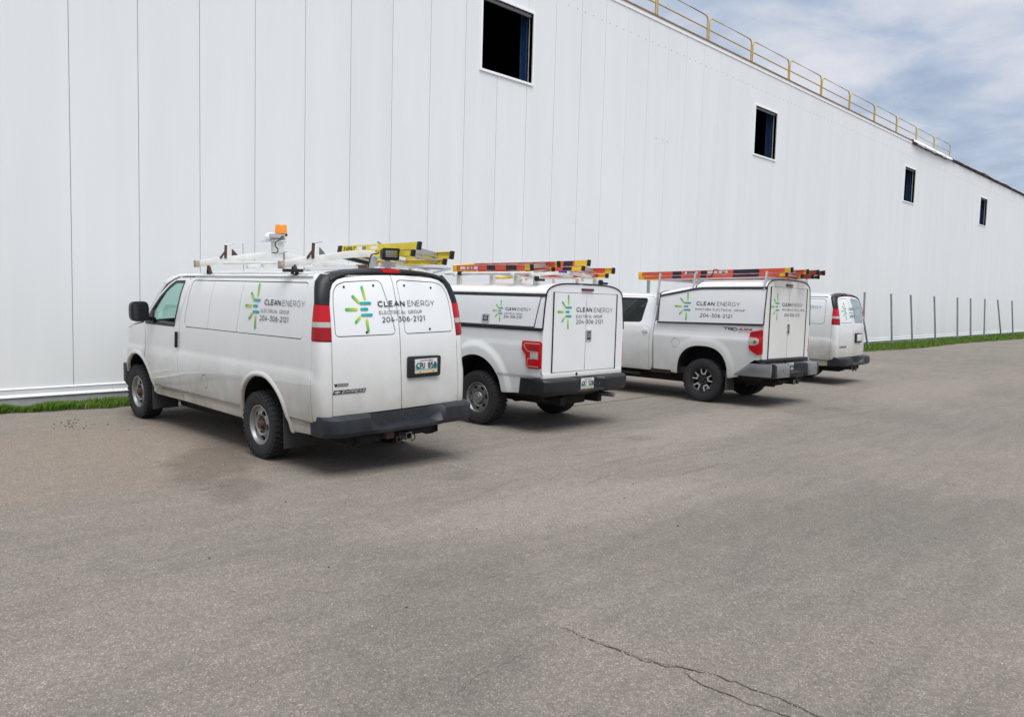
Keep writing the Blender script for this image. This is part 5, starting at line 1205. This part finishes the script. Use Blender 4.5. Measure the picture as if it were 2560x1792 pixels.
def pickup(name, label, group, loc, yaw, roll, kind):
    r = empty(name, (loc[0], loc[1], 0), (0, -roll, yaw)); tag(r, label, 'pickup truck', group)
    ford = kind == 'ford'; PT = 'paint_ford' if ford else 'paint_tundra'
    if ford:
        prof = pchip([(.50, .945), (.56, .962), (.775, .980), (.79, .988), (1.0, .998), (1.2, .996), (1.30, .984), (1.42, .98), (1.455, .965), (1.475, .94)]); ac, aa, ab, ne = (.05, .45), .53, .585, 2.0; zr = 1.465; y1 = .96; yr = -1.20
    else:
        prof = pchip([(.46, .945), (.54, .968), (.8, .985), (1.08, 1.0), (1.20, 1.006), (1.27, .992), (1.34, .984), (1.45, .982), (1.48, .97), (1.51, .94)]); ac, aa, ab, ne = (.02, .45), .535, .605, 2.5; zr = 1.495; y1 = 1.10; yr = -1.18
    def hw(y, z):
        d = (abs((y - ac[0]) / aa) ** ne + abs((z - ac[1]) / ab) ** ne) ** (1 / ne); k = 1.18 if ford else 1.10
        fl = (.030 if ford else .016) * (1 - sm(d, k, k + .22)); return prof(z) + fl - (.02 * sm(-y, 1.08, 1.22))
    arch = []
    for i in range(29):
        t_ = PI * i / 28; c, q = math.cos(t_), math.sin(t_); k = (abs(c) ** ne + abs(q) ** ne) ** (-1 / ne); arch.append((ac[0] + aa * k * c, ac[1] + .06 + (ab - .06) * k * q))
    zl = .535 if ford else .49
    arch = [(arch[0][0], zl)] + arch[1:-1] + [(arch[-1][0], zl)]
    fuel = [(.605 + .09 * math.cos(k * PI / 12), 1.085 + .09 * math.sin(k * PI / 12)) for k in range(24)]
    for s in (-1, 1):
        S = Surf(lambda y, z: (s * hw(y, z), y, z), s)
        zb = zl + .01
        side = [(yr, .78 if ford else .86), (yr, zr), (y1, zr), (y1 + .02, 1.3), (y1, zb + .04)] + ([(y1 - .02, zb)] if ford else [(y1 - .02, zb + .03)]) + arch + ([(-.50, zb - .02), (-1.08, zb + .015), (-1.08, .78)] if ford else [(-.56, zl), (-.72, .53), (-.95, .80), (-1.05, .86)])
        bs = patch('bed_side', side, S, PT, r, .032, [fuel] if (not ford and s < 0) else [], gap=.002)
        if not ford and s < 0: patch('fuel_door', fuel, S, PT, r, .05, gap=.005, off=-.002)
        lin = [(yr + .02, .9), (yr + .02, zr - .01), (y1 - .01, zr - .01), (y1 - .01, zb + .1)] + [(p[0] * 1.04, p[1] + .02) for p in arch if p[1] > .6]
        patch('bed_lining', lin, S, 'gap', r, .15, off=-.025, rim=0)
        rings = [[(s * (hw(y, z) - .012), y, z), (s * .56, y, z)] for y, z in arch]; n = len(rings)
        MB().add([p for q in rings for p in q], [(2 * i, 2 * i + 1, 2 * i + 3, 2 * i + 2) for i in range(n - 1)]).add([q[1] for q in rings], [tuple(range(n))]).build('wheel_well', 'gap', r, smooth=0)
        # tail lamp
        lamp = empty('tail_lamp', parent=r)
        if ford:
            q = [(-.875, 1.285), (-.885, 1.165), (-.955, 1.10), (-.965, .945), (-1.01, .918), (yr - .005, .925), (yr - .005, 1.285)]; q = rounded(q, .012, 3)
            patch('red_lens', q, S, 'red', lamp, .04, off=.028, rim=.045); patch('lamp_bezel', shrink(q, -.008), S, 'red_dark', lamp, .06, off=.006, rim=.02)
            yy = lambda x: -.875 - (x - 950) * .00131; zz = lambda v: 1.285 - (v - 1080) * .0012
            for path in ([(1180, 1103), (1000, 1103), (985, 1130), (1040, 1192), (1170, 1197)], [(1175, 1275), (1042, 1278), (1036, 1362), (1178, 1366)]):
                L, Rr = ribbon([(yy(a), zz(b)) for a, b in path], .009, .03); V = [S.at(p.x, p.y, .0305) for k in zip(L, Rr) for p in k]
                MB().add(V, [(2 * i, 2 * i + 1, 2 * i + 3, 2 * i + 2) for i in range(len(L) - 1)]).build('light_guide', 'clear', lamp, smooth=0)
            patch('reverse_lens', rect(yy(1172), yy(1078), zz(1272), zz(1205)), S, 'clear', lamp, .04, off=.032, rim=.006)
            patch('inner_lens', rect(yy(1180), yy(1060), zz(1180), zz(1120)), S, 'red_dark', lamp, .04, off=.0300, rim=.0)
        else:
            q = rounded([(-.945, 1.36), (yr - .005, 1.415), (yr - .008, .975), (-1.09, .965), (-.945, 1.055)], [.03, .02, .02, .05, .03], 4)
            patch('red_lens', q, S, 'red', lamp, .04, off=.028, rim=.045); patch('lamp_bezel', shrink(q, -.007), S, 'red_dark', lamp, .06, off=.006, rim=.02)
            patch('reverse_lens', rounded([(-.947, 1.265), (-1.07, 1.262), (-1.125, 1.235), (-1.125, 1.165), (-1.06, 1.13), (-.947, 1.128)], .012, 3), S, 'clear', lamp, .04, off=.0305, rim=.004)
            c = S.at(-1.06, 1.195, .034); MB().lathe([(0, .034), (s * .004, .030), (s * .002, .001)], 16, 'x', tuple(c)).build('bulb_reflector', 'steel_dark', lamp)
            patch('inner_lens', rounded(rect(yr - .0, -.985, 1.29, 1.36), .02, 3), S, 'red_dark', lamp, .04, off=.0295, rim=0)
        # corner of the bed below the lamp
        MB().box(min(s * .80, s * .955), max(s * .80, s * .955), yr - .008, yr + .03, .80, zr - .04).build('bed_post', PT, r, bevel=.01)
        y_ = -.50 if not ford else None
        if y_: MB().prism([(-.99, .26), (-.66, .24), (-.66, .60), (-.99, .60)], lambda x, z: (s * -x, y_ - .008, z), lambda x, z: (s * -x, y_ + .008, z)).build('mud_flap', 'flap', r, bevel=.005)
        MB().box(min(s * .98, s * .7), max(s * .98, s * .7), y1 - .4, y1 + .05, zl - .02, zl + .05).build('sill_bracket', 'under', r, smooth=0)
    # cab
    ch = pchip([(.45, .93), (.55, .962), (1.05, 1.0), (1.2, 1.0), (1.36, .985), (1.46, .955), (1.7, .885), (1.9, .815), (2.0, .75), (2.05, .68)])
    dz = 0.0 if not ford else -.06
    def chw(y, z):
        k = ch(z - dz if z > 1.36 else z)
        if y > 3.3: k -= .07 * ((y - 3.3) / 1.2) ** 2
        if y > 4.3: k -= .3 * ((y - 4.3) / .35) ** 2
        return k
    cab(r, PT, y1 + .03, 2.035 + dz, chw, 3.70, 'glass_dark', dz)
    MB().box(-.70, .70, -1.0, 3.9, .44, .50).box(-.50, -.40, -1.2, 4.2, .36, .48).box(.40, .50, -1.2, 4.2, .36, .48).build('chassis', 'under', r, smooth=0)
    MB().box(-.66, .66, .50, 3.2, .30, .46).box(-.30, .30, -1.05, -.30, .34, .48).build('underbody_blocker', 'under', r, bevel=.04)  # boxes added below the chassis to keep light out and darken the ground
    MB().box(-.9, .9, yr + .05, y1, .50, .62).build('bed_floor', 'under', r, smooth=0)
    MB().tube([(-.78, 0, .41), (.78, 0, .41)], .05, 8).lathe([(-.16, .05), (-.11, .14), (.11, .14), (.16, .05)], 12, 'x', (0, 0, .41)).build('rear_axle', 'under', r)
    MB().lathe([(-.9, .12), (-.88, .15), (-.62, .15), (-.60, .12)], 14, 'y', (-.1 if ford else .1, 0, .52)).build('spare_wheel_carrier', 'under', r) if not ford else MB().loft([[(-.62, -.72, .40), (-.30, -.72, .40), (-.26, -.75, .5), (-.66, -.75, .5)], [(-.62, -1.0, .40), (-.30, -1.0, .40), (-.26, -1.0, .5), (-.66, -1.0, .5)]]).build('fuel_filter_box', 'under', r, bevel=.02)
    MB().tube([(.45, .6, .42), (.52, -.4, .44), (.60, -1.18, .47)], .032, 8).build('exhaust_pipe', 'steel_dark', r)
    style = 'ford' if ford else 'tundra'; R = make_wheel(style)[0]
    for (x, y) in ((-.865, 0), (.865, 0), (-.865, 3.70), (.865, 3.70)): wheel(r, style, x, y, R - roll * x, 0, .1 + y)
    # topper
    if ford:
        hwt = pchip([(1.42, .99), (1.47, .985), (1.82, .945), (1.97, .915), (2.2, .85)])
        RR, d0, rf = topper(r, 'cap_white', lambda y: 1.475, hwt, lambda y: 1.935, lambda y: 2.10 - .03 * sm(y, .7, .95), .93, -1.215, (.775, .85, 1.985), .975, 'cap_white', .845)
        S = Surf(lambda y, z: (-hwt(z), y, z), -1)
        for s in (-1, 1):
            S2 = Surf(lambda y, z: (s * hwt(z), y, z), s)
            sd = patch('topper_side_door', [(-1.06, 1.495), (.80, 1.495), (.80, 1.905), (-1.125, 1.905)], S2, 'cap_white', r, .1, off=.010, rim=.012)
            q = shrink([(-1.06, 1.495), (.80, 1.495), (.80, 1.905), (-1.125, 1.905)], -.012)
            patch('side_door_seal', q, S2, 'black', r, .12, [shrink(q, .016)], off=.004, rim=.006)
            latch(sd, S2, -.135, 1.58, .15, .125, .012)
            MB().bar((s * .975, y1 - .02, 1.455), (s * .975, -1.21, 1.455), .04, .035).build('rail_cap', 'black', r, smooth=0)
        sign(S, r, -1, (-.375, 1.695, .57), (-.50, -.71, 1.706, 1.748), (-.735, -.98, 1.706, 1.748), (-.49, -.83, 1.648, 1.672), 'ELECTRICAL GROUP', (-.485, -.835, 1.597, 1.636), bar_off=.013)
        sign(RR, r, 1, (-.485, 1.71, .92), (-.245, .135, 1.712, 1.778), (.185, .665, 1.708, 1.776), (-.245, .395, 1.625, 1.668), 'ELECTRICAL GROUP', (-.24, .415, 1.54, 1.60), bar_off=.010)
        latch(r, RR, .075, 1.365, .13, .165, .008)
        MB().box(-.13, .15, -1.245, -1.215, 2.018, 2.052).build('brake_lamp', 'black_gloss', r, bevel=.006)
        for k in range(9): MB().box(-.115 + .028 * k, -.097 + .028 * k, -1.248, -1.244, 2.025, 2.046).build('lamp_cell', 'red_dark', r, smooth=0)
        MB().box(-.955, .955, -1.235, -1.15, .775, .842).build('tailgate_sill', 'cap_dusty', r, bevel=.006)
        MB().lathe([(-1.242, .022), (-1.235, .024), (-1.225, .024)], 14, 'y', (-.20, 0, .812)).build('camera', 'black', r)
        horn = [(-1.20, .775), (-1.345, .765), (-1.38, .735), (-1.375, .60), (-1.33, .545), (-1.18, .55)]; mid = [(-1.20, .770), (-1.27, .762), (-1.285, .735), (-1.285, .60), (-1.37, .575), (-1.20, .50)]; rings = []
        for (x, dy, u) in ((-1.025, .33, 0), (-1.03, .20, 0), (-1.005, .09, 0), (-.93, .03, 0), (-.75, 0, 0), (-.36, -.02, 0), (-.27, -.02, 1), (.22, -.02, 1), (.31, -.02, 0), (.75, 0, 0), (.93, .03, 0), (1.005, .09, 0), (1.03, .20, 0), (1.025, .33, 0)):
            rings.append([(x, h[0] + (q[0] - h[0]) * u + dy, h[1] + (q[1] - h[1]) * u) for h, q in zip(horn, mid)])
        MB().loft(rings).build('rear_bumper', 'black', r, bevel=.008, smooth=40)
        plate(r, -.19, .12, .595, .752, -1.316, 'CKT 528')
        MB().box(.245, .275, -1.335, -1.32, .64, .68).build('trailer_socket', 'steel', r, bevel=.004)
        MB().tube([(.50, -1.05, .475), (.54, -1.40, .475)], .038, 10).build('tail_pipe', 'steel_dark', r)
    else:
        hwt = pchip([(1.45, 1.005), (1.51, 1.0), (1.9, .968), (2.15, .930), (2.4, .87)])
        tr = pchip([(-1.19, 2.17), (.2, 2.142), (.32, 2.118), (.99, 1.99), (1.1, 1.97)])
        rz = lambda y: tr(y) + .160 - .050 * sm(y, .20, .30) - .01 * sm(y, .7, 1.05)
        RR, d0, rf = topper(r, 'cap_white', lambda y: 1.515 - (y + 1.19) * .018, hwt, tr, rz, 1.03, -1.19, (.79, .885, 2.205), .985, 'cap_dusty', .88)
        S = Surf(lambda y, z: (-hwt(z), y, z), -1)
        MB().tube([rf(-1 + 2 * k / 24, .25) for k in range(25)], .013, 6).build('roof_step_seal', 'black', r)
        MB().tube([rf(-1 + 2 * k / 24, 1.025) for k in range(25)] , .013, 6).build('front_edge_seal', 'black', r)
        for s in (-1, 1): MB().tube([(s * hwt(z) , 1.025, z) for z in (1.49, 1.75, 2.0)], .014, 6).build('front_edge_seal', 'black', r)
        sign(S, r, -1, (.455, 1.792, 1.0), (.20, -.185, 1.818, 1.892), (-.235, -.70, 1.822, 1.898), (.215, -.81, 1.727, 1.768), 'MANITOBA ELECTRICAL GROUP', (.10, -.565, 1.60, 1.67))
        sign(RR, r, 1, (-.55, 1.842, .92), (-.30, .09, 1.852, 1.918), (.13, .61, 1.852, 1.918), (-.29, .70, 1.772, 1.808), 'MANITOBA ELECTRICAL GROUP', (-.19, .49, 1.665, 1.722), bar_off=.010)
        latch(r, RR, .02, 1.43, .115, .20, .008)
        MB().box(-.16, .12, -1.22, -1.19, 2.225, 2.268).build('brake_lamp', 'black_gloss', r, bevel=.008)
        SB = Surf(lambda y, z: (-hw(y, z), y, z), -1); b = empty('decal', parent=r)
        lettering('lettering', 'TRD', SB, -.40, -.69, 1.372, 1.432, .24, 'ink', b, slant=-.05, track=.12)
        lettering('lettering', '4X4', SB, -.70, -.985, 1.380, 1.437, .24, 'trd_red', b, slant=.15, track=.10)
        lettering('lettering', 'OFF ROAD', SB, -.70, -.965, 1.352, 1.369, .22, 'trd_red', b, track=.22)
        MB().box(-.985, .985, -1.21, -1.10, .82, .875).build('tailgate_sill', 'bumper', r, bevel=.008)
        MB().lathe([(-1.22, .02), (-1.205, .022)], 12, 'y', (-.06, 0, .845)).build('camera', 'black', r)
        for s in (-1, 1):
            rings = []
            for (x, y, k) in ((.99, -.66, .18), (.995, -.80, .55), (.995, -.96, 1), (.995, -1.20, 1), (.97, -1.36, 1), (.91, -1.43, 1), (.80, -1.475, 1), (.46, -1.49, 1)):
                zt = .55 + .26 * k; i = 1 if abs(x) > .94 else 0; ix = (.10 if i else 0); iy = (.10 if not i else 0)
                rings.append([(s * x, y, zt - .012), (s * (x + .004), y - .004, (zt + .56) / 2), (s * x, y, .565), (s * (x - .03 - ix), y + .03 + iy, .54), (s * (x - .06 - ix), y + .06 + iy, .56), (s * (x - .05 - ix), y + .05 + iy, zt)])
            MB().loft(rings).build('bumper_corner', 'grey_bumper', r, bevel=.006, smooth=50)
            c = (s * .72, -1.482, .69); MB().lathe([(-.004, .012), (.004, .013)], 12, 'y', c).build('parking_sensor', 'black', r)
        horn = [(-1.16, .815), (-1.44, .808), (-1.47, .78), (-1.475, .58), (-1.42, .545), (-1.16, .55)]; mid = [(-1.16, .81), (-1.26, .80), (-1.275, .77), (-1.29, .655), (-1.46, .635), (-1.40, .53)]; rings = []
        for (x, u) in ((-.96, 0), (-.45, 0), (-.38, 0), (-.30, 1), (.30, 1), (.38, 0), (.45, 0), (.96, 0)):
            g = .03 * (abs(x) > .44); rings.append([(x, h[0] + (q[0] - h[0]) * u + g, h[1] + (q[1] - h[1]) * u - g * .1) for h, q in zip(horn, mid)])
        MB().loft(rings).build('rear_bumper', 'bumper', r, bevel=.008, smooth=40)
        plate(r, -.19, .12, .665, .80, -1.30, 'CKT 058')
        MB().box(-.04, .04, -1.46, -1.25, .42, .50).build('tow_receiver', 'under', r, bevel=.006)
        MB().tube([(-.12 + .035 * math.cos(a), -1.44, .45 + .04 * math.sin(a)) for a in [2 * PI * k / 12 for k in range(12)]], .008, 6, closed=True).build('safety_ring', 'steel_dark', r)
        MB().bar((-.5, -1.28, .46), (.5, -1.28, .46), .06, .06).build('hitch_tube', 'under', r, bevel=.006)
    return r

PG = 'white pickup trucks with toppers'
ford = pickup('pickup_truck', 'white pickup with flat white topper and two red step ladders, second vehicle from the left', PG, (9.441, 8.551), .022, -.005, 'ford')
tundra = pickup('pickup_truck', 'dusty white pickup with wedge-fronted topper and long orange ladder, third vehicle', PG, (14.747, 7.826), .002, -.009, 'tundra')

# rack on the second vehicle: rails, peaked cross bars, short legs
rk = empty('roof_rack', parent=ford)
for s in (-1, 1):
    MB().tube([(s * .80, .94, 2.232), (s * .80, -.86, 2.242)], .024, 8).build('side_rail', 'rack_white', rk)
    for y in (.68, -.02, -.50): MB().box(s * .74 - .03, s * .74 + .03, y - .035, y + .035, 2.03, 2.215).build('leg', 'rack_white', rk, bevel=.006)
for y in (.68, -.50, -.86):
    q = arched(y, .86, .86, 0, 2.205, 2.285, .05, .045); q.build('cross_bar', 'rack_white', rk, bevel=.006)
for x in (-.72, .72): MB().box(x - .035, x + .035, -.90, -.82, 2.05, 2.21).build('leg', 'rack_white', rk, bevel=.006)
for x in (-.80, .75):
    MB().lathe([(2.13, .03), (2.17, .04), (2.20, .03)], 10, 'z', (x, -.93, 0)).tube([(x + .03, -.94, 2.15), (x + .13, -.96, 2.15)], .018, 8).build('ratchet_handle', 'black', rk)
MB().lathe([(.56, .034), (.64, .034)], 10, 'y', (-.80, 0, 2.236)).build('rubber_sleeve', 'black', rk)
MB().box(-.26, -.06, -.89, -.884, 2.275, 2.305).build('rack_label', 'sticker_blue', rk, smooth=0)
MB().tube([(-.35, .4, 2.20), (-.32, .3, 2.185), (-.30, .12, 2.19), (-.26, .02, 2.20)], .02, 6).build('tie_rope', 'boot_yellow', rk)
ladder_at('step_ladder', 'red step ladder with two dark tape bands, near side of the second vehicle\'s rack', LG, pose(ford), place(-.43, -.79, 2.258, 0, -.125, -.006), 1.70, .64, .42, 'fg_orange', 'boot_yellow', .13, 'black',
          tapes=((.75, .93, 'tape', 1), (.30, .52, 'tape', 1)), stickers=((1.42, 1.54, 'sticker', 2), (1.26, 1.38, 'sticker', 2), (1.28, 1.34, 'sticker_blue', 2), (1.14, 1.22, 'sticker', 2)), top='boot_yellow')
ladder_at('step_ladder', 'red step ladder with long yellow boots, far side of the second vehicle\'s rack', LG, pose(ford), place(.30, -1.24, 2.275, 0, .135, -.006), 2.05, .66, .42, 'fg_orange', 'boot_yellow', .26, 'black',
          tapes=((.30, .48, 'tape', 1),), top='boot_yellow', steps=7)

# rack on the third vehicle: stanchions and cross bars
rk = empty('roof_rack', parent=tundra)
for (y, z0, z1) in ((1.10, 1.80, 2.43), (.31, 2.09, 2.44), (-1.14, 2.13, 2.47)):
    for s in (-1, 1): MB().bar((s * .955 if z0 < 2 else s * .925, y, z0), (s * .86, y, z1), .045, .035, (0, 1, 0)).build('stanchion', 'rack_alu', rk, bevel=.008)
    zc = 2.30 if y > .2 else 2.355
    MB().bar((-.875, y, zc), (.875, y, zc), .045, .045).build('cross_bar', 'rack_alu', rk, bevel=.006)
for y in (1.10,): MB().bar((-.95, y, 2.03), (-.5, y - .12, 2.06), .03, .025).build('brace', 'rack_alu', rk, bevel=.004)
for s in (-1, 1): MB().bar((s * .80, 1.10, 2.305), (s * .80, -1.14, 2.36), .03, .03).build('side_rail', 'rack_alu', rk, bevel=.005)
ladder_at('step_ladder', 'long orange-red step ladder with yellow end boots on the third vehicle', LG, pose(tundra), place(-.35, -1.53, 2.395, 0, 0, -.026), 3.26, .70, .66, 'fg_orange', 'boot_yellow', .13, 'black',
          tapes=((2.26, 2.46, 'tape', 1), (1.70, 1.83, 'tape', 1), (.62, 1.14, 'tape', 1)), stickers=((1.90, 2.18, 'sticker', 2), (1.94, 2.14, 'sticker_blue', 2), (1.48, 1.68, 'sticker', 2), (1.26, 1.44, 'sticker', 2), (1.30, 1.38, 'sticker_blue', 2)), top='boot_yellow', steps=10)
ladder_at('step_ladder', 'weathered dark red ladder on the far side of the third vehicle\'s rack', LG, pose(tundra), place(.42, -1.60, 2.40, 0, 0, -.026), 2.9, .30, .28, 'fg_dark', 'fg_dark', .12, 'black', top='fg_dark', steps=9)
MB().tube(spline([(-.30, .10, 2.512), (-.5, .06, 2.515), (-.69, .02, 2.512), (-.712, .02, 2.47), (-.712, .05, 2.40), (-.70, .12, 2.36), (-.6, .2, 2.33)], 5), .009, 6).build('tie_strap', 'tape', rk)
